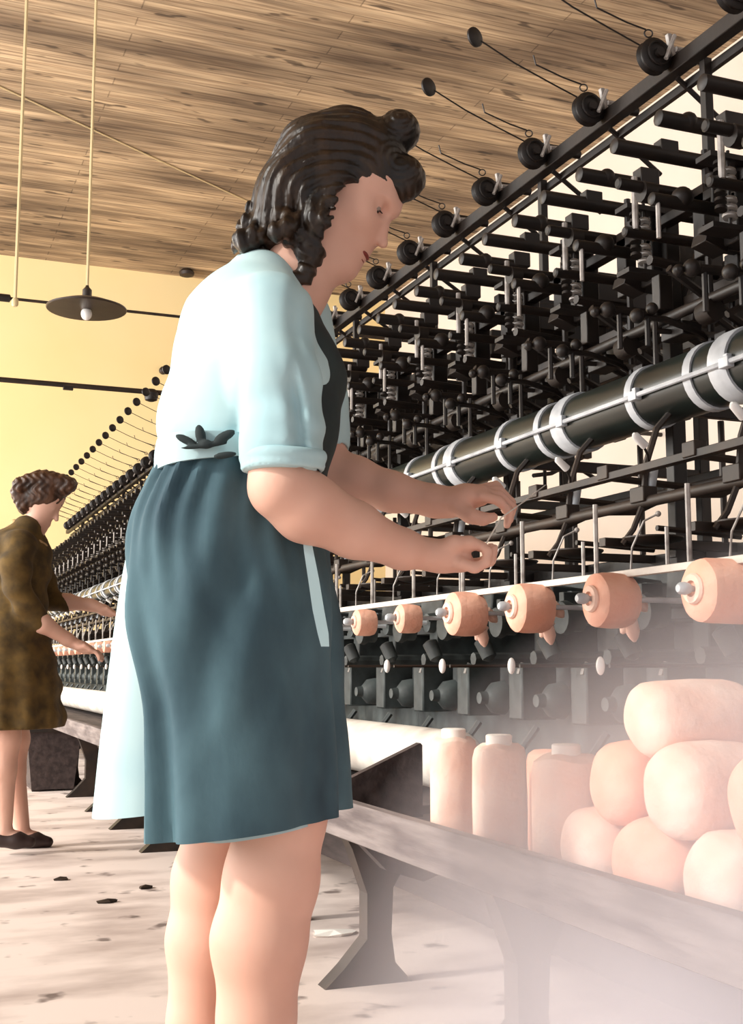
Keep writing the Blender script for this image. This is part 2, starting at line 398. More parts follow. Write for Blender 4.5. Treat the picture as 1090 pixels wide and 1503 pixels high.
def near_worker():
    root = empty('person', tuple(at(360, 1735, 1.85) * np.array([1, 1, 0])))
    tag(root, 'young woman in the foreground in pale blouse and teal skirt, head bent over her hands', 'person')
    P0 = J(350, 800)
    b = Blob((P0[0] - .30, 1.52, -.01), (P0[0] + .56, 2.24, 1.68), .0042)
    # legs, hips and feet (right leg is the near one)
    b.chain([J(345, 860, -.05), J(385, 1060, -.066), J(412, 1195, -.07), J(398, 1290, -.072), J(380, 1380, -.075), J(376, 1500, -.078), J(372, 1640, -.08)],
            [.088, .070, .064, .066, .066, .053, .036], .02)
    b.chain([J(335, 860, .05), J(345, 1060, .066), J(333, 1195, .08), J(310, 1290, .08), J(301, 1380, .08), J(292, 1500, .08), J(287, 1640, .08)],
            [.086, .070, .060, .058, .057, .046, .034], .02)
    for x, l in ((370, -.08), (286, .08)):
        b.chain([J(x - 14, 1702, l), J(x + 50, 1700, l), J(x + 120, 1715, l)], [.028, .030, .020], .03, 1.2)
        b.chain([J(x, 1640, l), J(x, 1700, l)], [.036, .034], .02)
    # trunk
    b.chain([J(348, 830), J(352, 690), J(372, 560), J(385, 470)], [.095, .080, .092, .068], .04, 1.25)
    # neck and head
    b.chain([J(405, 470, .0), J(432, 410, 0), J(462, 350, 0)], [.062, .056, .056], .03)
    t = math.radians(32); yw = math.radians(-12)
    f2 = np.array([math.cos(t), 0, -math.sin(t)]); u2 = np.array([math.sin(t), 0, math.cos(t)]); l2 = np.array([0, 1.0, 0])
    Ff = f2 * math.cos(yw) + l2 * math.sin(yw); Ll = -f2 * math.sin(yw) + l2 * math.cos(yw)
    C = J(513, 268)
    def hd(f, l, u): return C + Ff * f * K + Ll * l * K + u2 * u * K
    U = [Ff, Ll, u2]
    b.ell(C, (93 * K, 74 * K, 90 * K), .02, U)
    b.ell(hd(20, 0, -45), (62 * K, 58 * K, 66 * K), .03, U)            # face mass
    b.chain([hd(18, -40, -78), hd(62, -14, -122)], [.024, .017], .03)     # jaw
    b.chain([hd(18, 40, -78), hd(62, 14, -122)], [.024, .017], .03)
    b.chain([hd(60, 0, -70), hd(66, 0, -122)], [.032, .022], .03)
    b.ell(hd(74, 0, -127), (15 * K, 18 * K, 14 * K), .010, U)           # chin
    b.chain([hd(78, -20, -4), hd(84, 0, -6), hd(78, 20, -4)], [.010, .010, .010], .014)    # brow
    for sgn in (-1, 1):
        b.ell(hd(56, 36 * sgn, -50), (22 * K, 18 * K, 18 * K), .025, U)   # cheek
        b.ell(hd(84, 29 * sgn, -24), (13 * K, 17 * K, 11 * K), .009, U, cut=True)  # socket
        b.ell(hd(68.5, 29 * sgn, -23), (13.6 * K, 14 * K, 13 * K), .003, U)  # lid over the eye
        b.ell(hd(76, 11 * sgn, -66), (9 * K, 7 * K, 7 * K), .006, U)     # nostril
        b.ell(hd(2, 70 * sgn, -30), (15 * K, 6 * K, 26 * K), .006, U)    # ear
    b.chain([hd(78, 0, -16), hd(91, 0, -42), hd(104, 0, -64)], [.0060, .0068, .0088], .008)   # nose
    b.ell(hd(80, 0, -86), (9 * K, 20 * K, 9 * K), .012, U)
    b.ell(hd(86, 0, -93), (8 * K, 18 * K, 6 * K), .004, U)
    b.ell(hd(83, 0, -105), (8 * K, 16 * K, 6 * K), .004, U)
    # near (right) arm
    b.chain([J(400, 480, -.145), J(404, 600, -.175), J(413, 712, -.185)], [.046, .042, .044], .02)
    b.chain([J(413, 716, -.185), J(450, 745, -.175), J(520, 778, -.15), J(590, 806, -.11), J(634, 815, -.09)], [.046, .049, .040, .029, .0235], .015)
    # far (left) arm
    b.chain([J(440, 480, .15), J(462, 600, .17), J(478, 690, .165)], [.052, .044, .040], .02)
    b.chain([J(478, 690, .165), J(520, 705, .15), J(575, 722, .12), J(640, 736, .09), J(662, 738, .08)], [.041, .040, .033, .026, .0235], .015)
    # near hand: palm up, fingers curling up towards the thumb
    w = J(634, 815, -.09)
    fing = []
    for i in range(4):
        l = -.115 + .0195 * i; ln = (.86, 1.0, 1.04, .94)[i]
        fing.append([J(674, 826 - i, l), J(674 + 26 * ln, 834 - 2 * i, l), J(674 + 45 * ln, 826 - 2 * i, l), J(674 + 49 * ln, 808 - 2 * i, l)])
    hand(b, [J(650, 819, -.088), J(676, 823, -.086)], w, fing,
         [J(645, 808, -.105), J(666, 798, -.114), J(688, 797, -.110), J(708, 802, -.104)])
    # far hand: fingers arched over and curling down, thumb below holding the thread
    w = J(662, 738, .08)
    fing = []
    for i in range(4):
        l = .045 + .0195 * i; dy = 7 * (3 - i) - 8; ln = (.95, 1.04, 1.0, .85)[i]
        fing.append([J(704, 722 + dy * .5, l), J(704 + 28 * ln, 721 + dy, l), J(704 + 46 * ln, 738 + dy, l), J(704 + 42 * ln, 758 + dy, l)])
    hand(b, [J(682, 730, .074), J(704, 727, .07)], w, fing,
         [J(672, 745, .058), J(690, 757, .045), J(708, 762, .040), J(724, 759, .042)])
    body = place(b.mesh('body', M['skin']), 'body', root)
    # face pieces
    def wpt(p): return (p[0] * c_ + p[1] * s_, -p[0] * s_ + p[1] * c_, p[2])
    for sgn in (-1, 1):
        e = hd(71, 29 * sgn, -27)
        eye = MB().ball(wpt(e), 10.6 * K, 16).build('eye', M['eyewhite'], root)
        MB().ball(wpt(hd(77.5, 29 * sgn, -33)), 4.4 * K, 12).build('iris', M['iris'], eye)
        MB().tube([wpt(hd(86 - 1.0 * j - 2.2 * max(0, j - 1) ** 1.5, (12 + 9 * j) * sgn, -3 + 4 * math.sin(j))) for j in range(4)], [.0016, .0028, .0026, .001], 6).build('eyebrow', M['brow'], root)
        MB().tube([wpt(hd(83 - 1.0 * j - 1.2 * j * j * .5, (18 + 7.5 * j) * sgn, -29 - 1.2 * (j - 1.5) ** 2 * -.6)) for j in range(4)], [.0008, .0015, .0015, .0008], 6).build('eyelash', M['brow'], root)
    q = Blob(hd(84, 0, -97) - .035, hd(84, 0, -97) + .035, .0016)
    q.ell(hd(89, 0, -94), (7 * K, 17 * K, 4.6 * K), .002, U).ell(hd(86, 0, -104), (7 * K, 15 * K, 5 * K), .002, U)
    place(q.mesh('lips', M['lips']), 'lips', root)
    # hair: rolled high in front, loose curls at the nape
    lo = J(330, 445, -.13) - .01; hb = Blob((lo[0], 1.66, J(350, 445)[2]), (J(640, 200)[0], 2.10, J(500, 140)[2]), .0032)
    hb.ell(hd(-12, 0, 14), (96 * K, 84 * K, 92 * K), .01, U)
    hb.chain([J(505, 213), J(462, 238), J(430, 290), J(405, 335)], [.050, .058, .056, .046], .03, 1.35)
    hb.chain([J(492, 275, -.055), J(468, 330, -.058), J(448, 380, -.045)], [.040, .034, .026], .02)
    hb.chain([J(492, 275, .055), J(468, 330, .058), J(448, 380, .045)], [.038, .034, .026], .02)
    hb.cone(J(560, 205, -.035), J(575, 212, .05), .030, .030, .02)
    # two rolls over the brow
    for (x, y, r, l0, l1) in ((584, 193, .0345, -.055, .04), (588, 262, .0385, -.062, .055), (556, 262, .036, -.06, .05), (540, 222, .040, -.055, .055)):
        hb.cone(J(x, y, l0 + .02), J(x + 2, y, l1 - .02), r, r, .006)
    # fringe and face opening
    rg = random.Random(3)
    hb.cone(hd(78, -20, -54), hd(80, 20, -60), .052, .052, .008, cut=True)
    hb.cone(hd(56, -60, -52), hd(74, -50, -100), .034, .042, .012, cut=True)
    hb.cone(hd(52, 60, -58), hd(70, 50, -100), .036, .042, .008, cut=True)
    curls = []
    for i in range(26):
        x = 366 + rg.random() * 78; y = 318 + (x - 366) * .45 + rg.random() * 45 - 12; l = -.075 + .15 * rg.random()
        curls.append((x, y, l, .009 + rg.random() * .007))
    curls += [(362, 338, -.03, .011), (356, 350, 0, .009), (370, 322, .03, .012), (440, 400, -.05, .016), (428, 392, -.02, .018), (445, 412, .03, .014)]
    for (x, y, l, r) in curls:
        pts = [J(x + 15 * math.sin(a * 1.3), y - 16 + 9 * a, l + .013 * math.cos(a * 1.3)) for a in (0, 1, 2, 3, 4)]
        hb.chain(pts, [r * .9, r, r, r * .9, r * .5], .006)
    piv = J(500, 345); r1 = J(586, 262); r2 = J(585, 193)
    def groove(g, X, Y, Z):
        lat = Y - C[1]
        rho = np.hypot(X - piv[0], Z - piv[2]); a1 = np.hypot(X - r1[0], Z - r1[2]); a2 = np.hypot(X - r2[0], Z - r2[2])
        ang = np.arctan2(Z - piv[2], X - piv[0])
        w = 4 * np.sin(ang * 5 + lat * 12) * .25 + lat * 40
        d = .0016 * np.sin(rho * 330 + w) + .0009 * np.sin(rho * 710 + 2.2 * w + 2 * np.sin(ang * 9)) + .0020 * np.sin(rho * 95 + ang * 3 + lat * 25)
        dr = .0013 * np.sin(np.minimum(a1, a2) * 620 + lat * 60) + .0006 * np.sin(lat * 900)
        k = np.clip((np.minimum(a1, a2) - .036) / .012, 0, 1)
        return g + d * k + dr * (1 - k)
    hb.field(groove)
    hair = place(hb.mesh('hair', M['hair'], 1), 'hair', root)
    # blouse
    q = Blob((P0[0] - .20, 1.48, J(350, 780)[2]), (P0[0] + .22, 2.20, J(350, 340)[2]), .004)
    q.chain([J(386, 418), J(362, 482), J(372, 560), J(352, 652), J(346, 712)], [.052, .088, .122, .113, .098], .05, 1.3)
    q.chain([J(390, 432, -.02), J(396, 458, -.12)], [.050, .056], .03)
    q.chain([J(400, 432, .02), J(430, 462, .12)], [.050, .052], .03)
    q.chain([J(398, 462, -.14), J(404, 560, -.175), J(412, 640, -.185), J(415, 683, -.187)], [.060, .060, .058, .053], .02)
    q.chain([J(440, 470, .14), J(462, 580, .165), J(474, 665, .165)], [.055, .052, .048], .02)
    q.cone(J(474, 690, .165), J(480, 760, .165), .055, .055, .004, cut=True)
    q.cone(J(432, 392), J(446, 372), .055, .060, .006, cut=True)
    A0 = J(404, 560, -.175); A1 = J(415, 683, -.187)
    def folds(g, X, Y, Z):
        u = X - A0[0]; z = Z - A0[2]
        near = np.clip((-(Y - 1.80)) / .1, 0, 1)
        d = .0045 * np.sin(z * 38 + 16 * u + 2.5 * np.sin(Y * 22)) * np.clip((.13 + u * .0 - (z + .02)) / .12, 0, 1)
        low = np.clip((A0[2] - .03 - Z) / .08, 0, 1)
        d += .0035 * low * np.sin(z * 150 + 25 * u) * near * np.clip((u + .03) / .05, 0, 1)          # gathers at the elbow
        d += .0025 * np.sin(u * 150 + z * 30 + 2 * np.sin(z * 25)) * near * np.clip((u + .0) / .04, 0, 1)
        d += .004 * np.exp(-((u + .045 - .12 * z) / .009) ** 2) * near * np.clip(-z / .05 + .9, 0, 1)
        d += .009 * np.exp(-((u - .030 + .1 * z) / .007) ** 2) * np.clip(-z / .05 + .6, 0, 1)       # long crease down the sleeve
        msk = (Y < A1[1] + .078) & (X > A1[0] - .07)
        d += .003 * np.sin(X * 95 + 8 * Z) * np.clip((J(350, 590)[2] - Z) / .08, 0, 1) * (1 - near)
        g = g + d
        return np.where(msk, np.maximum(g, (A1[2] - .010) - Z), g)
    q.field(folds)
    bl = place(q.mesh('blouse', M['blouse']), 'blouse', root)
    # rolled cuff
    cp = J(415, 691, -.187)
    cf = Blob(cp - .09, cp + .09, .003)
    ang = np.array([1, 0, .04])
    for i in range(36):
        a0, a1 = 2 * math.pi * i / 36, 2 * math.pi * (i + 1) / 36
        pa = cp + np.array([.0545 * math.cos(a0), .0545 * math.sin(a0), .001 * math.cos(a0 * 3)]); pb = cp + np.array([.0545 * math.cos(a1), .0545 * math.sin(a1), .001 * math.cos(a1 * 3)])
        cf.cone(pa + (0, 0, .004), pb + (0, 0, .004), .0045, .0045, .004); cf.cone(pa + (0, 0, .018), pb + (0, 0, .020), .0045, .0045, .012)
    place(cf.mesh('cuff', M['blouse']), 'cuff', bl)
    # collar: a turned-down band round the neck
    co = Blob(J(340, 470, 0) + (-.01, -.12, -.02), J(460, 330, 0) + (.02, .14, .02), .0032)
    n = 18
    for i in range(n):
        a0, a1 = math.pi * (.12 + 1.76 * i / n), math.pi * (.12 + 1.76 * (i + 1) / n)
        def cpnt(a, dr, dz):
            x = 398 - (44 + dr) * -math.cos(a); return J(x, 408 + (x - 398) * .62 + dz, (.066 + dr * K) * math.sin(a))
        co.cone(cpnt(a0, 0, 0), cpnt(a1, 0, 0), .008, .008, .006)
        co.cone(cpnt(a0, 9, 13), cpnt(a1, 9, 13), .006, .006, .010)
        co.cone(cpnt(a0, 17, 26), cpnt(a1, 17, 26), .004, .004, .012)
    place(co.mesh('collar', M['blouse']), 'collar', bl)
    # dark bib over the chest
    bb = Blob((J(420, 560)[0] - .05, 1.66, J(350, 800)[2]), (P0[0] + .24, 2.08, J(350, 400)[2]), .004)
    bb.chain([J(386, 425), J(378, 482), J(384, 560), J(368, 652), J(364, 740)], [.045, .086, .121, .116, .110], .05, 1.12)
    c0, c1 = J(432, 440), J(450, 700)
    def clipf(g, X, Y, Z):
        t = (Z - c0[2]) / (c1[2] - c0[2]); line = c0[0] + (c1[0] - c0[0]) * t + .018 * np.sin(np.clip(t, 0, 1) * 3.14)
        top = Z - (J(430, 428)[2] + (X - J(430, 428)[0]) * -.9)
        return np.maximum(np.maximum(g, line - X), top) + .0022 * np.sin(Z * 60 + Y * 30)
    bb.field(clipf)
    place(bb.mesh('bib', M['bib']), 'bib', root)
    # skirts built as rings of cloth
    def sq(v): return math.copysign(abs(v) ** .86, v)
    def skirt(name, rows, m, lat, folds, hemdrop, off=0.0, n=160, thick=.0035, ph=0.0, gather=.0):
        vs = []; fs = []
        R = len(rows)
        def ring(inner):
            out = []
            for i, (y, xl, xr) in enumerate(rows):
                t = i / (R - 1)
                cx = (xl + xr) / 2; rx = (xr - xl) / 2 * K; ly = lat[0] + (lat[1] - lat[0]) * t
                for k in range(n):
                    a = 2 * math.pi * k / n
                    ca, sa = sq(math.cos(a)), sq(math.sin(a))
                    amp = folds * (t ** 1.1) * (.5 + .5 * math.sin(a * 2 + 1.3 + ph))
                    fo = amp * (math.sin(9 * a + 1.2 * math.sin(3 * a + ph) + 1.1 * t + ph) + .4 * math.sin(17 * a + 2 * t + ph))
                    fo += gather * (math.sin(24 * a + 2 * math.sin(t * 8)) + .8 * math.sin(11 * a + 5 * t)) * max(0, 1 - t * 2.2)
                    fo += gather * 1.2 * math.sin(5 * a + 14 * t + 2 * math.sin(4 * a)) * math.sin(math.pi * min(1, t * 1.3))
                    rr = 1 + fo / rx - (thick / rx if inner else 0)
                    p = J(cx, y + hemdrop(ca) * t * t, off)
                    out.append(p + np.array([ca * rx * rr, sa * ly * rr + .25 * ca * rx * rr, 0]))
            return out
        o1 = ring(False); o2 = ring(True)
        vs = o1 + o2
        N = R * n
        for i in range(R - 1):
            for k in range(n):
                a, b_, c2, d = i * n + k, i * n + (k + 1) % n, (i + 1) * n + (k + 1) % n, (i + 1) * n + k
                fs.append((a, b_, c2, d)); fs.append((N + d, N + c2, N + b_, N + a))
        for k in range(n):
            fs.append(((R - 1) * n + k, (R - 1) * n + (k + 1) % n, N + (R - 1) * n + (k + 1) % n, N + (R - 1) * n + k))
            fs.append((k, N + k, N + (k + 1) % n, (k + 1) % n))
        mb = MB(); mb._add([wpt(v) for v in vs], fs)
        return mb
    def interp(keys, cnt=36):
        ys = [k[0] for k in keys]; o = []
        for i in range(cnt):
            y = ys[0] + (ys[-1] - ys[0]) * i / (cnt - 1)
            o.append((y, float(np.interp(y, ys, [k[1] for k in keys])), float(np.interp(y, ys, [k[2] for k in keys]))))
        # soften the corners
        for _ in range(3):
            o = [o[0]] + [(o[i][0], (o[i-1][1] + 2 * o[i][1] + o[i+1][1]) / 4, (o[i-1][2] + 2 * o[i][2] + o[i+1][2]) / 4) for i in range(1, len(o) - 1)] + [o[-1]]
        return o
    blue = interp([(688, 242, 452), (720, 226, 462), (770, 202, 474), (830, 192, 484), (900, 196, 490), (960, 212, 491), (1040, 230, 492), (1120, 238, 496), (1200, 243, 497)])
    sk = skirt('skirt', blue, M['denim'], (.150, .195), .016, lambda ca: 4 - ca * 14, gather=.004).build('skirt', M['denim'], root)
    hem = interp([(1186, 300, 488), (1203, 304, 489)], 4)
    skirt('slip', hem, M['coat'], (.168, .168), .002, lambda ca: 4 - ca * 14).build('slip_hem', M['coat'], root)
    white = interp([(760, 214, 420), (820, 190, 420), (900, 178, 420), (1000, 166, 420), (1080, 157, 420), (1166, 149, 420)])
    skirt('coat', white, M['coat'], (.10, .13), .006, lambda ca: 4 - ca * 16 + 6, off=.035, ph=2).build('coat_tail', M['coat'], root)
    # sash round the waist and its bow, and the loose apron tie at the front
    sash = interp([(662, 237, 458), (672, 234, 462), (684, 233, 463), (694, 234, 462)], 6)
    skirt('sash', sash, M['coat'], (.160, .162), .0, lambda ca: 2 - ca * 12).build('sash', M['coat'], root)
    shaded_bow = Blob(J(215, 720, -.2) - .02, J(370, 600, .1) + .02, .0028)  # dark lobes stand for the bow's shadowed loops and the gaps between
    for (x, y, l, t_, rx, ry) in ((273, 646, -.150, .45, 17, 6), (294, 638, -.157, 1.35, 15, 7.5), (330, 640, -.172, -.45, 16, 7), (300, 654, -.163, -.12, 34, 3.5), (330, 668, -.176, -.15, 17, 5), (303, 652, -.165, 0, 8, 7)):
        U2 = [np.array([math.cos(t_), 0, -math.sin(t_)]), np.array([0, 1., 0]), np.array([math.sin(t_), 0, math.cos(t_)])]
        shaded_bow.ell(J(x, y, l), (rx * K, .006, ry * K), .003, U2)
    place(shaded_bow.mesh('shaded_bow', M['bib']), 'shaded_bow', root)
    tie = []
    mb = MB()
    pl = [(447, 770, 5), (453, 810, 7), (460, 850, 8), (467, 895, 8.5), (474, 930, 8), (477, 949, 6)]
    L_, R_ = [], []
    for x, y, w_ in pl:
        for dx, dl in ((-w_, 0), (w_, 0), (w_, .004), (-w_, .004)):
            L_.append(wpt(J(x + dx, y, -.170 + dl + (.035 if y < 0 else 0))))
    fs = []
    for i in range(len(pl) - 1):
        for k in range(4): fs.append((i * 4 + k, i * 4 + (k + 1) % 4, (i + 1) * 4 + (k + 1) % 4, (i + 1) * 4 + k))
    fs += [(3, 2, 1, 0), tuple(range(len(pl) * 4 - 4, len(pl) * 4))]
    mb._add(L_, fs).build('apron_tie', M['coat'], root)
    # shoes
    for x, l in ((370, -.08), (286, .08)):
        sh = Blob(J(x - 60, 1760, l) - (.0, .09, .0), J(x + 170, 1665, l) + (0, .09, .02), .004)
        sh.chain([J(x - 16, 1712, l), J(x + 50, 1712, l), J(x + 124, 1720, l)], [.034, .036, .028], .02, 1.2)
        sh.cone(J(x, 1670, l), J(x + 16, 1640, l), .045, .05, .005, cut=True)
        place(sh.mesh('shoe', M['shoe']), 'shoe', root)
    return root

# ================================================================= the worker farther down the machine
def far_worker():
    K2 = 5.3 / 1781.0
    def J(px, py, lat=0.0): return V(px, py, 5.3 + .2 * (px - 50) * K2 + lat)
    def wpt(p): return (p[0] * c_ + p[1] * s_, -p[0] * s_ + p[1] * c_, p[2])
    root = empty('person', tuple(at(15, 1238, 5.3) * np.array([1, 1, 0])))
    tag(root, 'woman in an olive brown dress working farther down the machine at the left edge', 'person')
    c = J(40, 960)
    b = Blob((c[0] - .42, 4.85, -.01), (c[0] + .48, 5.75, 1.68), .0075)
    S = 2.98 * .001  # metres per photo pixel at that distance
    for (hx, kx, ax, l) in ((8, 8, 6, -.09), (6, 22, 32, .09)):
        b.chain([J(hx, 960, l), J(kx, 1085, l), J(kx - 4, 1130, l), J(ax, 1215, l)], [.095, .062, .056, .034], .02)
        b.chain([J(ax - 4, 1226, l), J(ax + 18, 1230, l), J(ax + 36, 1234, l)], [.028, .026, .018], .02, 1.2)
    b.chain([J(20, 960), J(24, 880), J(26, 815), J(38, 790)], [.115, .09, .10, .055], .04, 1.2)
    b.chain([J(44, 790), J(54, 765), J(62, 745)], [.055, .048, .048], .02)
    C = J(64, 728); t = math.radians(30); f = np.array([math.cos(t), 0, -math.sin(t)]); u = np.array([math.sin(t), 0, math.cos(t)]); l = np.array([0, 1., 0])
    def hd(a, b_, c3): return C + f * a + l * b_ + u * c3
    U = [f, l, u]
    b.ell(C, (.094, .076, .092), .02, U); b.ell(hd(.025, 0, -.05), (.062, .056, .07), .02, U)
    b.chain([hd(.05, 0, -.07), hd(.07, 0, -.125)], [.032, .020], .02); b.chain([hd(.084, 0, -.02), hd(.106, 0, -.062)], [.008, .011], .01)
    b.ell(hd(.088, 0, -.098), (.010, .018, .010), .006, U)
    for sg in (-1, 1):
        b.ell(hd(.093, .03 * sg, -.025), (.014, .018, .012), .008, U, cut=True); b.ell(hd(.076, .03 * sg, -.027), (.012, .012, .012), .003, U)
    # arms reaching to the machine
    b.chain([J(26, 806, -.16), J(26, 850, -.19), J(34, 884, -.18)], [.046, .043, .042], .02)
    b.chain([J(34, 884, -.18), J(62, 915, -.14), J(98, 938, -.08), J(106, 943, -.06)], [.044, .040, .028, .024], .02)
    b.chain([J(46, 806, .15), J(62, 850, .18), J(72, 880, .17)], [.044, .042, .040], .02)
    b.chain([J(72, 880, .17), J(100, 884, .13), J(132, 888, .09), J(138, 889, .085)], [.041, .037, .027, .024], .02)
    for (w, s, tl) in ((J(106, 943, -.06), 1, 12), (J(138, 889, .085), 1, 6)):
        pl = w + np.array([.045, .0, -.02]); b.chain([w, pl, pl + (.03, 0, -.012)], [.024, .024, .021], .012, 1.4)
        for i in range(4):
            o = pl + np.array([.035, -.030 + .02 * i, -.014]); ln = (.9, 1, 1.02, .85)[i]
            b.chain([o, o + np.array([.03 * ln, 0, -.006]), o + np.array([.048 * ln, 0, -.026]), o + np.array([.05 * ln, 0, -.045])], [.0105, .0095, .009, .008], .004)
        b.chain([pl + (-.01, -.03, 0), pl + (.02, -.045, .004), pl + (.045, -.04, -.012)], [.014, .012, .0095], .006)
    place(b.mesh('body', M['skin']), 'body', root)
    hb = Blob(C - .16, C + .17, .005)
    hb.ell(hd(-.012, 0, .012), (.103, .088, .100), .01, U)
    hb.chain([J(28, 725), J(36, 745)], [.035, .03], .03, 1.6)
    for i in range(7):
        x = 30 + 11.5 * i; hb.cone(J(x, 712 - 9 * math.sin(i / 6 * 3.1), -.05), J(x + 3, 712 - 9 * math.sin(i / 6 * 3.1), .05), .036, .036, .008)
    hb.cone(J(92, 716, -.04), J(92, 716, .05), .040, .040, .008)
    hb.cone(hd(.085, -.03, -.065), hd(.085, .03, -.065), .062, .062, .008, cut=True)
    hb.cone(hd(.05, -.07, -.08), hd(.07, -.07, -.12), .045, .05, .008, cut=True)
    hb.field(lambda g, X, Y, Z: g + .004 * np.sin(X * 190 + 3 * np.sin(Z * 90)) * np.sin(Y * 70 + 1))
    place(hb.mesh('hair', M['hair2'], 1), 'hair', root)
    q = Blob((c[0] - .42, 4.9, J(30, 1075)[2]), (c[0] + .25, 5.7, J(30, 755)[2]), .0075)
    q.chain([J(40, 786), J(26, 822), J(24, 880), J(20, 935), J(22, 1000), J(26, 1062)], [.085, .14, .118, .150, .178, .195], .05, 1.25)
    q.chain([J(30, 798, -.13), J(22, 835, -.19), J(26, 862, -.19)], [.068, .064, .058], .02)
    q.chain([J(44, 798, .13), J(60, 850, .18), J(74, 880, .17), J(96, 884, .13)], [.064, .060, .052, .042], .02)
    q.chain([J(28, 866, -.19), J(36, 886, -.18), J(58, 910, -.145)], [.054, .052, .046], .02)
    q.cone(J(58, 772), J(66, 760), .055, .06, .01, cut=True)
    zc = J(26, 1068)[2]
    q.field(lambda g, X, Y, Z: np.maximum(g + .008 * np.sin(X * 42 + Y * 30) * np.clip((1.0 - Z) / .4, 0, 1) + .005 * np.sin(Z * 55 + X * 20), zc - Z))
    dr = place(q.mesh('dress', M['dress']), 'dress', root)
    # open pale collar
    n = 12; co = Blob(J(20, 800) - .16, J(70, 750) + .16, .006)
    for i in range(n):
        a0, a1 = math.pi * (.2 + 1.6 * i / n), math.pi * (.2 + 1.6 * (i + 1) / n)
        def cq(a, d): return J(42 + (21 + d) * math.cos(a), 782 + 14 * math.cos(a) + d, (.07 + d * .003) * math.sin(a))
        co.cone(cq(a0, 0), cq(a1, 0), .018, .018, .006); co.cone(cq(a0, 8), cq(a1, 8), .014, .014, .012)
    place(co.mesh('collar', M['collar']), 'collar', dr)
    for ax, l in ((6, -.09), (32, .09)):
        sh = Blob(J(ax - 20, 1250, l) - (.02, .09, .0), J(ax + 60, 1205, l) + (0, .09, .02), .006)
        sh.chain([J(ax - 5, 1231, l), J(ax + 18, 1233, l), J(ax + 38, 1236, l)], [.036, .034, .024], .02, 1.2)
        sh.cone(J(ax + 6, 1213, l), J(ax + 12, 1207, l), .045, .045, .005, cut=True)
        place(sh.mesh('shoe', M['shoe']), 'shoe', root)
    return root
# ================================================================= the hall
YW, XW, ZC = 14.9, 6.1, 5.79
struct(MB().box((0.5, 6.5, -.05), (13, 20, .1), bev=0).build('floor', M['floor'], smooth=False))
struct(MB().box((0.5, 6.5, ZC + .05), (13, 20, .1), bev=0).build('ceiling', M['ceiling'], smooth=False))
struct(MB().box((0.5, YW + .1, ZC / 2), (13, .2, ZC), bev=0).build('wall_far', M['wall_yellow'], smooth=False))
struct(MB().box((XW + .1, 6.5, ZC / 2), (.2, 20, ZC), bev=0).build('wall_right', M['wall_white'], smooth=False))

def rod_between(name, a, b, r, m, label, cat, group=None):
    o = MB().tube([a, b], r, 8).build(name, m); tag(o, label, cat, group); return o

def ony(px, py, Y):
    d = at(px, py, 1.0) - np.array([0, 0, H]); return tuple(np.array([0, 0, H]) + d * (Y / d[1]))
def onx(px, py, X):
    d = at(px, py, 1.0) - np.array([0, 0, H]); return tuple(np.array([0, 0, H]) + d * (X / d[0]))

# two iron tie rods across the hall
def tie_rod(px, py, Y, r, label):
    p = ony(px, py, Y); t = empty('tie_rod', (p[0], Y, p[2])); tag(t, label, 'tie rod')
    MB().tube([(-5.5, Y, p[2]), (XW, Y, p[2])], r, 8).build('rod', M['iron2'], t)
    return t, p
t1, p1 = tie_rod(60, 443, 9.3, .012, 'upper thin iron rod crossing the hall behind the round lamp shade')
MB().lathe((ony(2, 441, 9.3)[0], 9.3, p1[2]), (1, 0, 0), [(-.05, .012), (-.04, .03), (.06, .03), (.07, .012)], 10).build('coupling', M['iron'], t1)
t2, p2 = tie_rod(60, 562, 8.6, .019, 'lower thick iron rod crossing the pale yellow wall')
q = ony(222, 572, 8.6); MB().lathe((q[0], 8.6, p2[2] - .01), (0, 0, 1), [(-.06, .02), (-.05, .045), (.0, .055), (.03, .03)], 10).build('hanger', M['iron'], t2)
q = ony(100, 566, 8.6); MB().box((q[0], 8.6, p2[2] - .02), (.07, .03, .03)).build('clip', M['iron'], t2)

# pendant lamp with wide flat shade
L0 = at(127, 455, 7.4)
lamp = empty('pendant_lamp', tuple(L0)); tag(lamp, 'dark wide flat-shaded lamp hanging on a pale cord before the yellow wall', 'lamp')
sh = MB().lathe((L0[0], L0[1], L0[2]), (0, 0, 1), [(.0, .245), (.004, .25), (.012, .25), (.05, .15), (.075, .06), (.08, .02)], 40)
sh.build('lamp_shade', M['shade'], lamp)
MB().lathe((L0[0], L0[1], L0[2] + .07), (0, 0, 1), [(0, .03), (.06, .03), (.08, .012), (.09, .01)], 12).build('socket', M['shade'], lamp)
MB().ball((L0[0], L0[1], L0[2] - .025), .035, 14, (1, 1, 1.2)).build('bulb', M['white'], lamp)
MB().tube([(L0[0], L0[1], L0[2] + .15), (L0[0], L0[1], ZC)], .010, 6).build('cord', M['cord'], lamp)
q = at(22, 445, 6.9)
cd = empty('hanging_cord', tuple(q)); tag(cd, 'pale cord hanging from the ceiling nearest the left edge of the photo', 'cord')
MB().tube([(q[0], q[1], q[2]), (q[0], q[1], ZC)], .011, 6).build('cord', M['cord'], cd)
MB().lathe((q[0], q[1], q[2] - .02), (0, 0, 1), [(0, .012), (.01, .02), (.04, .02), (.05, .012)], 10).build('cord_end', M['cord'], cd)
# thin slack wire under the ceiling
def onceil(px, py):
    d = at(px, py, 1.0) - np.array([0, 0, H]); return Vector(tuple(np.array([0, 0, H]) + d * ((ZC - .008 - H) / d[2])))
a, b = onceil(-20, 118), onceil(470, 345)
rod = MB().tube([a.lerp(b, i / 8) for i in range(9)], .008, 5).build('ceiling_wire', M['cord'])
tag(rod, 'thin pale wire running diagonally along the boarded ceiling', 'wire')
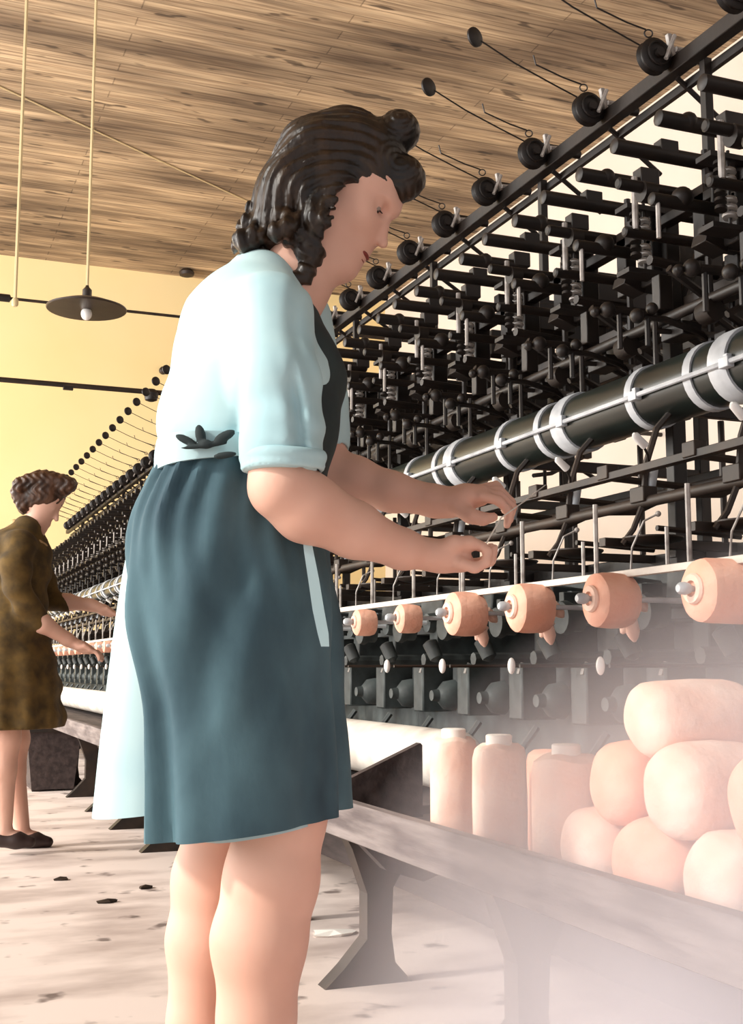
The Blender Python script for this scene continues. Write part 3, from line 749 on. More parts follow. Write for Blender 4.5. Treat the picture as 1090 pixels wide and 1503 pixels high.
# small dark fittings on ceiling and wall
for (px, py, Y, lab) in ((274, 398, 14.6, 'small dark fitting where ceiling meets the far wall, left of the near woman'),):
    p = ony(px, py, Y); o = MB().lathe((p[0], Y, ZC - .10), (0, 0, 1), [(0, .03), (.02, .09), (.06, .10), (.1, .06)], 12).build('ceiling_fitting', M['iron2']); tag(o, lab, 'fitting')
p = ony(240, 543, 14.85); o = MB().lathe((p[0], YW, p[2]), (0, -1, 0), [(0, .05), (.04, .05), (.06, .03)], 12).build('wall_fitting', M['iron2']); tag(o, 'small dark knob on the yellow wall behind the near woman\'s shoulder', 'fitting')
# dark bin on the floor below the far end of the machine
p = onx(80, 1145, 1.03)
bn = empty('storage_bin', (1.0, p[1], 0)); tag(bn, 'dark rough bin standing on the floor in front of the far stretch of machine', 'bin')
MB().prism([(.86, .012), (1.12, .012), (1.16, .37), (.82, .37)], 1, p[1] - .24, p[1] + .24).build('bin_body', M['wood_dark'], bn)
MB().box((.99, p[1], .385), (.38, .54, .03)).build('rim', M['iron2'], bn)
for dx in (-.1, .1):
    for dy in (-.2, .2): MB().box((.99 + dx, p[1] + dy, .008), (.05, .05, .016)).build('foot', M['iron2'], bn)
# scraps on the floor
rs = random.Random(5)
for i, (px, py, lab) in enumerate(((158, 1325, 'small crumpled dark scrap on the floor left of the near woman\'s knee'), (213, 1304, 'smaller thin dark scrap on the floor just behind the crumpled one'), (88, 1292, 'flat dark sliver on the floor toward the left edge'), (490, 1372, 'pale crumpled paper on the floor right of the near woman\'s calf'))):
    dz = at(px, py, 1.0) - np.array([0, 0, H]); t = -H / dz[2]; q = dz * t
    mb = MB(); pts = []
    n = 9
    for k in range(n):
        a = 2 * math.pi * k / n; r = (.034 if i != 3 else .09) * (.6 + .6 * rs.random()); pts.append((r * math.cos(a), .6 * r * math.sin(a), .003 + .006 * rs.random()))
    vs = [(q[0] + x, q[1] + y, z) for x, y, z in pts] + [(q[0] + x * .9, q[1] + y * .9, 0.0005) for x, y, z in pts] + [(q[0], q[1], .014), (q[0], q[1], .0005)]
    fs = [(k, (k + 1) % n, 2 * n) for k in range(n)] + [(n + (k + 1) % n, n + k, 2 * n + 1) for k in range(n)] + [(n + k, n + (k + 1) % n, (k + 1) % n, k) for k in range(n)]
    mb._add(vs, fs); o = mb.build('floor_scrap' if i != 3 else 'crumpled_paper', M['iron2'] if i != 3 else M['paper'], smooth=False); tag(o, lab, 'scrap')

# thin steam drifting low before the near end of the machine
st_o = MB().ball((0, 0, 0), 1.0, 24).build('steam', M['steam']); st_o.location = (1.20, 1.05, .20); st_o.scale = (.80, 1.15, .80)
tag(st_o, 'thin white steam drifting low over the tray and floor in the lower right', 'steam', kind='stuff')
# ---------------------------------------------------------------- light
w = bpy.data.worlds.new('sky'); SC.world = w; w.use_nodes = True
bg = w.node_tree.nodes['Background']; bg.inputs['Color'].default_value = lin((.97, .95, .96)); bg.inputs['Strength'].default_value = .62
sd = bpy.data.lights.new('sun', 'SUN'); sd.energy = 2.85; sd.angle = math.radians(5); sd.color = (1.0, .95, .86)
so = bpy.data.objects.new('sun', sd); COL.objects.link(so)
dv = Vector((.80 * c_ + .34 * s_, -.80 * s_ + .34 * c_, -.56)).normalized()
so.rotation_euler = dv.to_track_quat('-Z', 'Y').to_euler(); so.location = (-4, -3, 4)

def wall_fill_light(x, y, z, w_, h_, power, tgt, col=(1, .97, .92)):  # unseen area lamps added on the left to brighten the walls
    l = bpy.data.lights.new('wall_fill_light', 'AREA'); l.shape = 'RECTANGLE'; l.size = w_; l.size_y = h_; l.energy = power; l.color = col
    o = bpy.data.objects.new('wall_fill_light', l); COL.objects.link(o); o.location = (x, y, z)
    o.rotation_euler = (Vector(tgt) - Vector((x, y, z))).to_track_quat('-Z', 'Y').to_euler(); return o
wall_fill_light(-5.5, 10.5, 2.6, 7, 3.6, 1050, (6, 12, 2.4))
wall_fill_light(-5.5, 3.0, 2.6, 7, 3.6, 500, (6, 6, 2.4))

cam = bpy.data.cameras.new('camera'); co = bpy.data.objects.new('camera', cam); COL.objects.link(co); SC.camera = co
cam.sensor_fit = 'VERTICAL'; cam.sensor_height = 24.0; cam.lens = FPX / 1503 * 24.0; cam.clip_start = .05; cam.clip_end = 100
co.location = (0, 0, H)
fw = Vector((s_ * cp_, c_ * cp_, sp_)); co.rotation_euler = fw.to_track_quat('-Z', 'Y').to_euler()
SC.cycles.volume_bounces = 3
SC.view_settings.view_transform = 'Standard'; SC.view_settings.look = 'None'; SC.view_settings.gamma = 1; SC.view_settings.exposure = 0.0
try: SC.view_settings.use_curve_mapping = False
except Exception: pass
# ================================================================= the long winding machine
P = .30                                  # pitch of the stations along Y
YN, YF = 1.30, 13.3
mach = empty('winding_machine', (1.75, YN, 0)); tag(mach, 'long black iron yarn winding machine running the length of the hall beside both women', 'machine')
def K3(name, m, parent=mach):            # shared mesh wrapper
    return None
def rep(me, name, parent, loc, rz=0.0):
    o = bpy.data.objects.new(name, me); COL.objects.link(o); o.parent = parent
    o.location = Vector(loc) - parent_world(parent) if parent is not None else Vector(loc)
    o.rotation_euler.z = rz
    return o
X0 = Vector((0, 0, 0))

# --- longitudinal rails
def rail(name, x, z, dx, dz, m, y0=YN, y1=YF): return MB().box((x, (y0 + y1) / 2, z), (dx, y1 - y0, dz)).build(name, m, mach)
def shaft(name, x, z, r, m, y0=YN, y1=YF, n=12): return MB().tube([(x, y0, z), (x, y1, z)], r, n).build(name, m, mach)
rail('overhead_rail', 1.715, 2.235, .035, .040, M['iron'], 1.2)
rail('overhead_rail', 1.755, 2.200, .014, .022, M['iron'], 1.2)
rail('guide_rail', 1.60, 1.79, .03, .022, M['iron'])
rail('guide_rail', 1.86, 1.70, .035, .05, M['iron'])
rail('guide_rail', 1.66, 1.60, .03, .04, M['iron2'])
rail('guide_rail', 1.95, 1.50, .03, .04, M['iron'])
shaft('drive_shaft', 1.52, 1.525, .012, M['iron'])
rail('guide_rail', 1.40, 1.180, .022, .016, M['iron2'])
shaft('traverse_rod', 1.42, 1.115, .012, M['iron2'])
shaft('traverse_rod', 1.62, 1.17, .013, M['iron2'])
rail('guide_rail', 1.70, 1.03, .04, .03, M['iron'])
rail('guide_rail', 2.05, 1.28, .04, .05, M['iron'])
rail('creel_rail', 1.235, .948, .014, .013, M['cream'])
rail('creel_board', 1.60, .955, .02, .10, M['cast'])
rail('under_tray_shade', 1.48, .24, .03, .25, M['wood_dark'], 1.3)  # dark sheet added in place of the shade beneath the tray
rail('back_panel', 1.62, .66, .05, .46, M['cast'])
rail('panel_ledge', 1.54, .885, .20, .022, M['cast'])
rail('base_rail', 2.3, .40, .06, .08, M['iron'])
# rear creel of the double-sided machine
rail('rear_panel', 2.28, .66, .05, .46, M['cast'])
rail('rear_rail', 2.25, 1.60, .03, .04, M['iron2'])
rail('rear_rail', 2.30, 1.79, .03, .03, M['iron'])

# --- the big dark roller with its pale collars and the slim rod before it
rl = MB().tube([(1.50, YN, 1.355), (1.50, YF, 1.355)], .066, 28).build('roller', M['green'], mach)
MB().tube([(1.425, YN, 1.345), (1.425, YF, 1.345)], .0055, 8).build('bright_rod', M['band'], mach)
band_w = MB().lathe((0, 0, 0), (0, 1, 0), [(-.026, .067), (-.026, .0715), (-.02, .073), (.02, .073), (.026, .0715), (.026, .067)], 28).mesh('roller_band', M['band'])
band_n = MB().lathe((0, 0, 0), (0, 1, 0), [(-.012, .067), (-.012, .0705), (.012, .0705), (.012, .067)], 28).mesh('roller_band', M['band'])
clampm = MB().box((-.074, 0, -.010), (.016, .028, .020)).box((-.062, 0, .0), (.03, .012, .014)).mesh('rod_clamp', M['band'])

# --- floor stands
def stand_mesh():
    mb = MB()
    for s in (-1, 1):
        q = lambda x: 1.75 + s * (1.75 - x)
        pts = [(q(1.05), .405), (q(1.09), .33), (q(1.13), .22), (q(1.13), .11), (q(1.07), .045), (q(1.02), 0), (q(1.25), 0), (q(1.205), .05), (q(1.195), .12), (q(1.20), .23), (q(1.26), .33), (q(1.42), .405)]
        if s < 0: pts = pts[::-1]
        # prism built from two convex-ish strips
        n = len(pts) // 2
        o = [pts[i] for i in range(len(pts))]
        L = o[:n]; R = o[n:][::-1]
        for i in range(n - 1):
            quad = [L[i], L[i + 1], R[i + 1], R[i]]
            mb.prism(quad, 1, -.028, .028)
    mb.box((1.75, 0, .37), (1.10, .05, .07))
    return mb.mesh('floor_stand', M['iron2'])
st = stand_mesh()
up = MB()
for x in (1.62, 2.28): up.box((x, 0, 1.12), (.036, .03, 1.44))
up.box((1.95, 0, 1.83), (.74, .03, .04)).box((1.95, 0, 1.36), (.80, .022, .03)).box((1.74, 0, 2.02), (.022, .022, .40)).box((1.95, 0, 1.04), (.7, .03, .04))
up.tube([(1.62, 0, 1.55), (1.74, 0, 1.82)], .012, 6)
up = up.mesh('upright_frame', M['iron'])
for i in range(14):
    y = 2.13 + .78 * i
    if y < YF:
        rep(st, 'floor_stand', mach, (0, y, 0)); 
        rep(up, 'upright_frame', mach, (0, y + .1, 0))

# --- meshes of one station (local y = 0 at the station)
def knob(mb, x, y, z, r=.014): mb.ball((x, y, z), r, 10)
# pulley on the overhead rail
pul = MB()
pul.lathe((1.655, -.019, 2.252), (0, 1, 0), [(0, .012), (0, .022), (.004, .040), (.008, .044), (.012, .040), (.016, .037), (.022, .037), (.026, .041), (.030, .044), (.034, .040), (.038, .020), (.038, .012)], 22)
pul.torus((1.655, -.022, 2.252), (0, 1, 0), .030, .003, 20, 5)
pul.tube([(1.655, -.03, 2.252), (1.655, .03, 2.252)], .012, 10)
pul = pul.mesh('pulley', M['iron'])
pbr = MB().box((1.685, 0, 2.262), (.075, .010, .014), ry=.5).box((1.70, -.006, 2.285), (.012, .012, .060), ry=-.2)
pbr.tube([(1.668, -.03, 2.235), (1.695, -.03, 2.30)], .0055, 6).tube([(1.694, -.034, 2.262), (1.722, -.03, 2.266)], .0065, 6)
pbr = pbr.mesh('pulley_bracket', M['steel'])
pcy = MB().lathe((1.70, .03, 2.288), (1, 0, 0), [(0, .010), (.0, .017), (.10, .017), (.105, .012), (.13, .012), (.13, .006)], 12).box((1.72, .03, 2.262), (.03, .02, .05)).tube([(1.72, .0, 2.21), (1.90, .03, 2.12)], .007, 6).mesh('pulley_axle', M['iron'])
hook = MB().torus((1.655, .02, 2.322), (.4, 1, 0), .010, .002, 14, 5).tube([(1.648, .02, 2.331), (1.60, .03, 2.345), (1.522, .04, 2.372), (1.515, .04, 2.397)], .0022, 5).mesh('wire_hook', M['iron'])
arm = MB().tube([(1.70, .09, 2.325), (1.60, .095, 2.36), (1.49, .10, 2.40), (1.378, .10, 2.448)], .0022, 6).mesh('pivot_arm', M['iron'])
disc = MB().lathe((1.372, .10, 2.450), (.35, -1, 0), [(-.007, .003), (-.007, .021), (-.003, .027), (.003, .027), (.007, .021), (.007, .003)], 20).mesh('disc_weight', M['iron'])

# winding head: many castings, rods, rollers and a comb of springs
rg = random.Random(11)
frame = MB()
frame.box((1.66, 0, 1.70), (.16, .022, .05)).box((1.70, .02, 1.64), (.05, .05, .09)).box((1.60, .01, 1.74), (.03, .04, .16))
frame.box((1.76, .03, 1.79), (.12, .05, .08)).box((1.82, -.02, 1.62), (.10, .04, .10)).box((1.56, -.06, 1.66), (.06, .05, .025), ry=.3)
frame.box((1.70, -.07, 1.58), (.13, .03, .035)).box((1.63, .07, 1.545), (.08, .045, .03)).box((1.86, .08, 1.78), (.14, .03, .10))
frame.box((1.55, .10, 1.60), (.035, .03, .08)).box((1.78, .11, 1.68), (.08, .05, .06)).box((1.60, -.11, 1.77), (.05, .03, .05))
frame.tube([(1.60, 0, 1.36), (1.60, 0, 1.90)], .008, 8).tube([(1.70, .05, 1.42), (1.70, .05, 1.88)], .007, 8)
frame.tube([(1.46, -.05, 1.60), (1.62, -.04, 1.52), (1.72, .0, 1.50)], .009, 6).tube([(1.50, .12, 1.47), (1.66, .10, 1.56)], .008, 6)
frame.tube([(1.47, .03, 1.645), (1.66, .05, 1.64)], .011, 8)
frame = frame.mesh('head_casting', M['iron'])
bars = MB()
for (dy, z, x0, L, r) in ((0, 1.872, 1.365, .30, .0165), (.148, 1.868, 1.370, .20, .0165), (.04, 1.810, 1.40, .26, .013), (-.05, 1.745, 1.42, .24, .014), (.11, 1.735, 1.46, .20, .012)):
    bars.lathe((x0, dy, z), (1, 0, 0), [(0, r * .7), (.003, r), (L - .003, r), (L, r * .7)], 10)
bars.box((1.50, 0, 1.885), (.045, .03, .035)).box((1.55, .148, 1.885), (.05, .035, .04)).lathe((1.46, .04, 1.80), (1, 0, 0), [(0, .01), (0, .023), (.03, .023), (.03, .01)], 12)
bars.ball((1.445, .148, 1.872), .020, 10).ball((1.50, -.05, 1.758), .024, 10).lathe((1.58, -.05, 1.80), (0, 0, 1), [(-.05, .006), (0, .006), (0, .018), (.02, .018), (.025, .008)], 10)
bars = bars.mesh('feed_roller', M['iron'])
post1 = MB().tube([(1.485, .10, 1.74), (1.485, .10, 1.86)], .007, 8).mesh('bright_post', M['steel'])
post2 = MB().tube([(1.435, -.055, 1.66), (1.435, -.055, 1.74)], .005, 6).mesh('bright_post', M['steel'])
comb = MB()
for k in range(6): comb.lathe((1.545, -.035, 1.690 + .0165 * k + (.012 if k > 2 else 0)), (.2, .1, 1), [(-.0042, .003), (-.0042, .0150), (.0, .0165), (.0042, .0150), (.0042, .003)], 12)
comb = comb.mesh('tension_washer', M['steel'])
cpl = MB().box((1.60, .01, 1.735), (.05, .06, .17)).box((1.545, -.02, 1.665), (.10, .05, .012)).box((1.545, -.02, 1.815), (.10, .05, .012)).tube([(1.545, -.035, 1.66), (1.545, -.035, 1.83)], .004, 6)
for k in range(6): cpl.lathe((1.515, -.045, 1.698 + .0165 * k + (.012 if k > 2 else 0)), (.2, .1, 1), [(-.0035, .003), (-.0035, .013), (.0035, .013), (.0035, .003)], 10)
cpl = cpl.mesh('washer_plate', M['iron'])
cpl2 = cpl.copy()
comb2 = comb
lower = MB()
lower.tube([(1.40, -.02, 1.50), (1.47, -.02, 1.50), (1.56, .0, 1.49), (1.66, .02, 1.46)], .007, 6).ball((1.40, -.02, 1.50), .016, 10).ball((1.43, -.03, 1.516), .013, 10).tube([(1.425, -.02, 1.50), (1.425, -.02, 1.44)], .006, 6)
lower.tube([(1.42, .12, 1.555), (1.56, .12, 1.56)], .010, 8).ball((1.42, .12, 1.555), .018, 10).tube([(1.45, .12, 1.55), (1.45, .12, 1.47)], .006, 6).ball((1.395, .13, 1.55), .012, 8)
lower.box((1.56, .05, 1.50), (.05, .08, .03)).box((1.62, -.06, 1.45), (.09, .04, .05)).box((1.74, .05, 1.42), (.12, .08, .06)).tube([(1.50, .06, 1.42), (1.50, .06, 1.54)], .006, 6)
lower.box((1.86, -.08, 1.46), (.1, .06, .08)).box((1.58, -.10, 1.545), (.08, .02, .03), ry=-.4).lathe((1.52, -.10, 1.50), (0, 1, 0), [(-.02, .01), (-.02, .024), (.0, .027), (.02, .024), (.02, .01)], 12)
lower.tube([(1.52, -.10, 1.50), (1.60, -.08, 1.47), (1.64, -.06, 1.45), (1.86, -.08, 1.46)], .007, 6).tube([(1.56, .12, 1.56), (1.57, .05, 1.50), (1.60, -.02, 1.48), (1.62, -.06, 1.45)], .007, 6).tube([(1.56, .05, 1.50), (1.72, .05, 1.43)], .008, 6).tube([(1.50, .06, 1.50), (1.56, .05, 1.50)], .006, 6).tube([(1.58, -.10, 1.545), (1.53, -.10, 1.51)], .006, 6)
lower = lower.mesh('guide_arm', M['iron'])
# the open zone below the roller: hooked guides, dished plates, wires
under = MB()
under.tube([(1.40, .05, 1.18), (1.385, .03, 1.20), (1.365, .02, 1.222)], .0028, 6).tube([(1.42, .10, 1.115), (1.43, .10, 1.20), (1.45, .09, 1.27), (1.47, .07, 1.30)], .007, 6)
under.tube([(1.42, .10, 1.115), (1.40, .11, 1.06), (1.38, .12, 1.03)], .006, 6).box((1.42, .10, 1.13), (.035, .05, .032)).box((1.40, .20, 1.19), (.03, .04, .03)).tube([(1.40, .20, 1.18), (1.62, .20, 1.17)], .008, 6)
under.tube([(1.42, -.02, 1.115), (1.52, -.02, 1.12), (1.62, -.02, 1.165)], .007, 6).tube([(1.62, .1, 1.04), (1.62, .1, 1.30)], .007, 6)
under.box((1.52, .15, 1.035), (.34, .025, .018)).tube([(1.38, .0, 1.05), (1.58, .0, 1.04)], .006, 6)
under = under.mesh('hooked_guide', M['iron2'])
tip = MB().lathe((1.365, .02, 1.222), (-.6, -.2, .35), [(-.012, .003), (-.01, .009), (.024, .008), (.03, .003)], 10).mesh('porcelain_tip', M['white'])
tip2 = MB().lathe((1.435, .10, 1.13), (.15, -.1, 1), [(0, .004), (.005, .010), (.055, .010), (.06, .004)], 10).mesh('bright_sleeve', M['band'])
dish = MB().lathe((1.44, .10, 1.035), (0, 0, 1), [(-.008, .006), (-.008, .02), (.0, .055), (.006, .062), (.009, .062), (.003, .05), (-.002, .02)], 24).mesh('dished_plate', M['iron2'])
pp = MB().tube([(1.285, .17, .955), (1.285, .17, 1.10)], .0048, 6).mesh('thin_post', M['steel'])
pp2 = MB().tube([(1.36, .04, .96), (1.36, .04, 1.045)], .004, 6).mesh('thin_post', M['steel'])
wire = MB().tube([(1.33, .12, .958), (1.325, .105, 1.01), (1.34, .085, 1.06), (1.37, .08, 1.075)], .0022, 5).ball((1.37, .08, 1.075), .006, 8).mesh('yarn_guide_wire', M['steel'])
box = MB().box((1.47, .06, .93), (.10, .15, .075), ry=.1).lathe((1.45, -.05, .925), (1, 0, 0), [(0, .01), (0, .03), (.06, .03), (.06, .01)], 14).box((1.40, .16, .915), (.05, .02, .06)).tube([(1.37, -.03, .91), (1.45, -.03, .93)], .008, 6).mesh('gear_box', M['cast'])
# spindle that carries each yarn package, its drive below and the white oval handle
spn = MB().lathe((1.135, 0, .902), (1, 0, 0), [(0, .006), (.004, .0095), (.014, .0105), (.022, .008), (.024, .005), (.16, .005), (.33, .006)], 12).mesh('spindle', M['band'])
spb = MB().box((1.47, .0, .86), (.14, .05, .11)).lathe((1.38, .0, .902), (1, 0, 0), [(0, .008), (.0, .026), (.03, .030), (.06, .022), (.16, .022), (.16, .01)], 14)
spb.lathe((1.33, .09, .885), (1, 0, 0), [(0, .01), (0, .035), (.014, .038), (.03, .03), (.05, .03), (.05, .01)], 16).lathe((1.31, .11, .83), (.3, -.4, -1), [(-.02, .01), (-.015, .02), (.03, .018), (.04, .006)], 10)
spb.tube([(1.33, -.09, .80), (1.55, -.09, .80)], .016, 8).box((1.50, -.08, .72), (.10, .07, .14)).lathe((1.50, .08, .70), (-1, 0, 0), [(0, .045), (.03, .04), (.05, .018), (.07, .015)], 14).tube([(1.42, .06, .64), (1.36, .07, .56), (1.40, .07, .49)], .009, 6)
spb = spb.mesh('spindle_drive', M['cast'])
hnd = MB().tube([(1.075, .105, .782), (1.50, .105, .782)], .0035, 6).mesh('handle_rod', M['iron2'])
ovl = MB().ball((1.058, .105, .782), .008, 14, (.9, 1.0, 1.9)).mesh('oval_handle', M['white'])
chips = MB().box((1.46, -.10, .775), (.02, .012, .03), ry=.3).mesh('bright_latch', M['steel'])

n_st = int((YF - 1.56) / P)
for i in range(n_st):
    y = 1.57 + P * i
    # overhead pulleys (shifted to their own phase)
    py = 2.015 - P * 2 + P * i
    p_ = rep(pul, 'pulley', mach, (0, py, 0))
    rep(pbr, 'pulley_bracket', p_, (0, py, 0)); rep(pcy, 'pulley_axle', p_, (0, py, 0)); rep(hook, 'wire_hook', p_, (0, py, 0))
    a_ = rep(arm, 'pivot_arm', mach, (0, py, 0)); rep(disc, 'disc_weight', a_, (0, py, 0))
    hy = 1.765 - P + P * i
    h_ = rep(frame, 'winding_head', mach, (0, hy, 0), 0)
    for me, nm in ((bars, 'feed_roller'), (post1, 'bright_post'), (post2, 'bright_post'), (lower, 'guide_arm')): rep(me, nm, h_, (0, hy, 0))
    cy = hy + .19
    c_o = rep(cpl, 'washer_plate', mach, (0, cy, 0)); rep(comb, 'tension_washer', c_o, (0, cy, 0))
    u_ = rep(under, 'hooked_guide', mach, (0, y + .1, 0))
    for me, nm in ((tip, 'porcelain_tip'), (tip2, 'bright_sleeve'), (dish, 'dished_plate')): rep(me, nm, u_, (0, y + .1, 0))
    d_ = rep(spb, 'spindle_drive', mach, (0, y, 0))
    for me, nm in ((spn, 'spindle'), (box, 'gear_box'), (pp, 'thin_post'), (pp2, 'thin_post'), (wire, 'yarn_guide_wire'), (chips, 'bright_latch')): rep(me, nm, d_, (0, y, 0))
    o_ = rep(hnd, 'handle_rod', mach, (0, y, 0)); rep(ovl, 'oval_handle', o_, (0, y, 0))
    by = 1.30 + .30 * i
    if i % 1 == 0:
        rep(band_w if i % 2 else band_n, 'roller_band', rl, (1.50, by + .235, 1.355)); rep(clampm, 'rod_clamp', rl, (1.50, by + .20, 1.355))
        if i % 2: rep(band_n, 'roller_collar', rl, (1.50, by + .33, 1.355))
    # the far side of the same machine
    if i % 4 == 0:
        rep(frame, 'rear_head', mach, (3.95, hy + .1, 0), math.pi)
    rep(bars, 'rear_feed_roller', mach, (3.95, hy + .1, 0), math.pi)


cvr = MB().lathe((1.315, 2.74, .548), (0, 1, 0), [(0, .05), (0, .072), (.004, .075), (10.2, .075), (10.2, .05)], 28).build('trough_cover', M['cream'], mach)
MB().box((1.20, 7.85, .43), (.42, 10.2, .03)).build('trough_shelf', M['wood_dark'], mach)
MB().box((.945, 8.2, .450), (.028, 9.4, .082)).build('trough_board', M['wood_grey'], mach)
# ================================================================= yarn packages on the spindles
def package_mesh(L, R, seed, sag=.006):
    rg = random.Random(seed); mb = MB(); n = 26; prof = [(0, .018), (.001, R * .50), (.004, R * .82), (.010, R * .97), (.02, R), (L * .5, R * 1.02), (L - .02, R * .99), (L - .006, R * .9), (L, R * .55), (L, .018)]
    vs = []; fs = []
    for d, r in prof:
        for k in range(n):
            t = 2 * math.pi * k / n
            rr = r * (1 + .02 * math.sin(3 * t + seed) + .012 * math.sin(7 * t + d * 90)) 
            z = rr * math.sin(t); z -= sag * max(0, -math.sin(t)) * (r / R)
            vs.append((d, rr * math.cos(t), z))
    for i in range(len(prof) - 1):
        for k in range(n): fs.append((i * n + k, i * n + (k + 1) % n, (i + 1) * n + (k + 1) % n, (i + 1) * n + k))
    fs.append(tuple(range(n))); fs.append(tuple(range((len(prof) - 1) * n, len(prof) * n)))
    return mb._add(vs, fs).mesh('yarn', M['yarn'])
core = MB().lathe((-.006, 0, 0), (1, 0, 0), [(.008, .012), (0, .013), (0, .0225), (.004, .025), (.012, .024), (.014, .012)], 20).mesh('tube_core', M['yarn_pale'])
tails = MB()
for (x, yy, z, a) in ((.085, .0, -.048, .3), (.10, .03, -.035, -.5), (.112, .02, .0, .9)):
    tails.lathe((x, yy, z), (math.sin(a), .2, -math.cos(a)), [(-.012, .004), (-.01, .012), (.012, .013), (.022, .009), (.03, .003)], 10)
tails = tails.mesh('yarn_tail', M['yarn_pale'])
pk = [package_mesh(.085, .047, s) for s in (1, 4)]
near_lab = ['large peach yarn package on the spindle nearest the right edge', 'peach yarn package second from the right edge, right of the hands', 'peach yarn package third from the right edge, right of the hands', 'peach yarn package fourth from the right, just below the outstretched hands',
            'small pale yarn package fifth from the right, below the near forearm', 'small pale yarn package sixth from the right, in front of the skirt', 'tiny pale yarn package seventh from the right, closest to the skirt']
big = package_mesh(.16, .048, 2)
for i in range(0, 30):
    y = 1.57 + P * i
    if 7 <= i < 15: continue                      # wholly behind the near woman
    t = empty('yarn_package', (1.165, y, .902))
    me = big if i == 0 else pk[i % 2]
    if i < 7:
        tag(t, near_lab[i], 'yarn package', 'yarn packages on the machine spindles')
        if i >= 4: sc = .72
        else: sc = 1.0
    else:
        tag(t, 'tiny pale yarn package on the distant stretch of machine between the two women', 'yarn package', 'distant yarn packages between the two women'); sc = .7
    o = rep(me, 'yarn', t, (1.165, y, .902)); o.scale = (sc, sc, sc)
    q = rep(core, 'tube_core', t, (1.165, y, .902)); q.scale = (sc, sc, sc)
    if 0 < i < 4: rep(tails, 'yarn_tail', t, (1.165, y, .902))

# ================================================================= wooden tray along the front of the machine
tr = empty('yarn_tray', (1.2, 1.7, .42)); tag(tr, 'long grey wooden tray full of peach yarn cakes in the right foreground', 'tray')
MB().box((.945, 1.50, .450), (.028, 2.44, .082), bev=.15).build('front_board', M['wood_grey'], tr)
MB().box((1.20, 1.52, .418), (.49, 2.40, .020)).build('bottom_board', M['wood_dark'], tr)
MB().box((1.455, 1.50, .46), (.02, 2.40, .10)).build('rear_board', M['wood_dark'], tr)
MB().prism([(.935, .43), (1.19, .41), (1.19, .595), (1.185, .60), (.935, .492)], 1, 2.675, 2.70).build('end_board', M['wood_dark'], tr)
br = MB().prism([(.97, .41), (1.30, .41), (1.26, .34), (1.14, .30), (1.05, .33), (.99, .39)], 1, 2.56, 2.60).build('bracket', M['wood_dark'], tr)
# ---- yarn cakes in the tray
def cake_mesh(R, Hh, seed, m, soft=False):
    mb = MB(); n = 30; rg = random.Random(seed); vs = []; fs = []
    prof = [(0, .015), (.003, R * .62), (.010, R * .84), (.022, R * .96), (.04, R), (Hh * .5, R * 1.015), (Hh - .04, R), (Hh - .022, R * .96), (Hh - .010, R * .84), (Hh - .003, R * .62), (Hh, .015)] if soft else [(0, .02), (.001, R * .8), (.008, R * .95), (.02, R), (Hh * .5, R * 1.01), (Hh - .025, R), (Hh - .010, R * .93), (Hh - .003, R * .75), (Hh, .02)]
    for d, r in prof:
        for k in range(n):
            t = 2 * math.pi * k / n; rr = r * (1 + .04 * math.sin(2 * t + seed) + .018 * math.sin(5 * t + seed * 2 + d * 30) + .012 * math.sin(3 * t - d * 45 + seed))
            vs.append((rr * math.cos(t), rr * math.sin(t), d + .004 * math.sin(3 * t + seed) * (r / R) * (1 if d > Hh / 2 else 0)))
    for i in range(len(prof) - 1):
        for k in range(n): fs.append((i * n + k, i * n + (k + 1) % n, (i + 1) * n + (k + 1) % n, (i + 1) * n + k))
    fs.append(tuple(range(n))[::-1]); fs.append(tuple(range((len(prof) - 1) * n, len(prof) * n)))
    return mb._add(vs, fs).mesh('yarn', m)
tip_m = MB().lathe((0, 0, -.012), (0, 0, 1), [(0, .012), (0, .024), (.026, .024), (.028, .021), (.028, .012)], 20).mesh('tube_end', M['paper'])
def cake(x, y, z, R, Hh, seed, label, rot=(0, 0, 0), tube=True, m='yarn_pale'):
    t = empty('yarn_cake', (x, y, z)); tag(t, label, 'yarn cake', 'yarn cakes heaped in the tray'); t.rotation_euler = rot
    o = bpy.data.objects.new('yarn', cake_mesh(R, Hh, seed, M[m], rot != (0, 0, 0))); COL.objects.link(o); o.parent = t
    if tube:
        q = bpy.data.objects.new('tube_end', tip_m); COL.objects.link(q); q.parent = t; q.location = (0, 0, Hh)
ZT = .430
fuzz = M['yarn_pale'], M['yarn']
cake(1.03, 2.165, ZT, .046, .215, 1, 'upright peach yarn cake at the far end of the tray beside the dark end board')
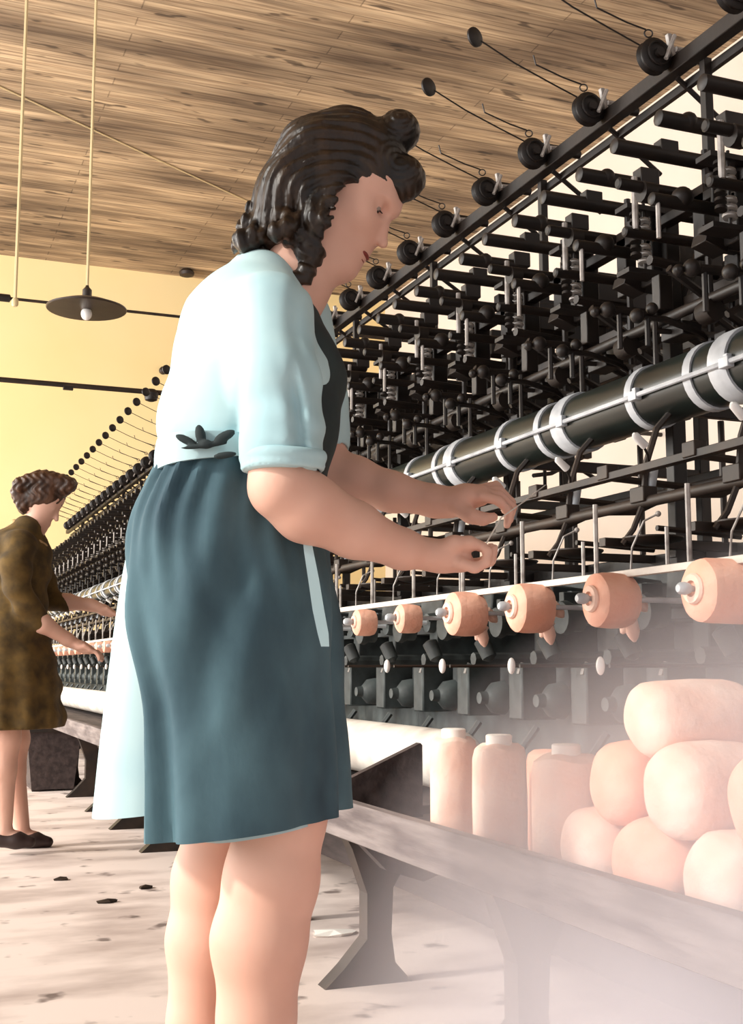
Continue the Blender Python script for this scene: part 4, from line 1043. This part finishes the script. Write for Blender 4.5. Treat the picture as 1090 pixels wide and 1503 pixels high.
cake(1.03, 1.975, ZT, .047, .213, 2, 'second upright peach yarn cake from the far end of the tray')
cake(1.045, 1.765, ZT, .056, .208, 3, 'third upright peach yarn cake from the far end of the tray')
cake(1.17, 2.02, ZT, .052, .195, 7, 'short upright yarn cake behind the second and third upright ones', m='yarn', tube=False)
cake(1.19, 1.80, ZT, .056, .205, 4, 'upright yarn cake without a tube end behind the third upright one', tube=False)
hp = math.pi / 2
for i, (x, y, z, R, L, m, lab) in enumerate((
    (.985, 1.645, .50, .068, .17, 'yarn_pale', 'lying yarn cake at the bottom of the heap, nearest the upright cakes'),
    (.985, 1.485, .50, .072, .17, 'yarn', 'bottom yarn cake of the heap, against the front board under the top one'),
    (.985, 1.335, .50, .070, .18, 'yarn_pale', 'lying yarn cake at the bottom of the heap by the right edge of the photo'),
    (.99, 1.570, .608, .062, .17, 'yarn', 'lying yarn cake in the middle layer at the left of the heap'),
    (.985, 1.412, .610, .064, .18, 'yarn_pale', 'lying yarn cake in the middle layer directly under the topmost one'),
    (1.0, 1.262, .610, .062, .17, 'yarn', 'lying yarn cake in the middle layer at the right edge of the photo'),
    (1.00, 1.490, .705, .057, .19, 'yarn_pale', 'topmost big pale yarn cake crowning the heap'),
    (1.20, 1.30, .60, .068, .18, 'yarn', 'back yarn cake in the heap by the right edge, behind the middle layer'),
    (1.21, 1.62, .50, .068, .17, 'yarn', 'lying yarn cake at the back of the heap behind the nearest bottom one'),
    (1.21, 1.44, .62, .066, .17, 'yarn_pale', 'raised yarn cake at the back, half hidden by the topmost one'),
)):
    cake(x, y, z, R, L, 10 + i, lab, (0, hp, .12 * math.sin(i * 2.1)), False, m)
# the fine thread the near worker is piecing together
k0 = at(712, 800, 1.86); k1 = at(735, 760, 1.93)
pts = [at(688, 792, 1.84), k0, k1, at(770, 735, 2.05), onx(800, 712, 1.36)]
th = MB().tube([tuple(p) for p in pts], .0012, 5).build('yarn_thread', M['paper']); tag(th, 'fine pale thread running from the near woman\'s fingers to the machine', 'thread')
near_worker()
far_worker()
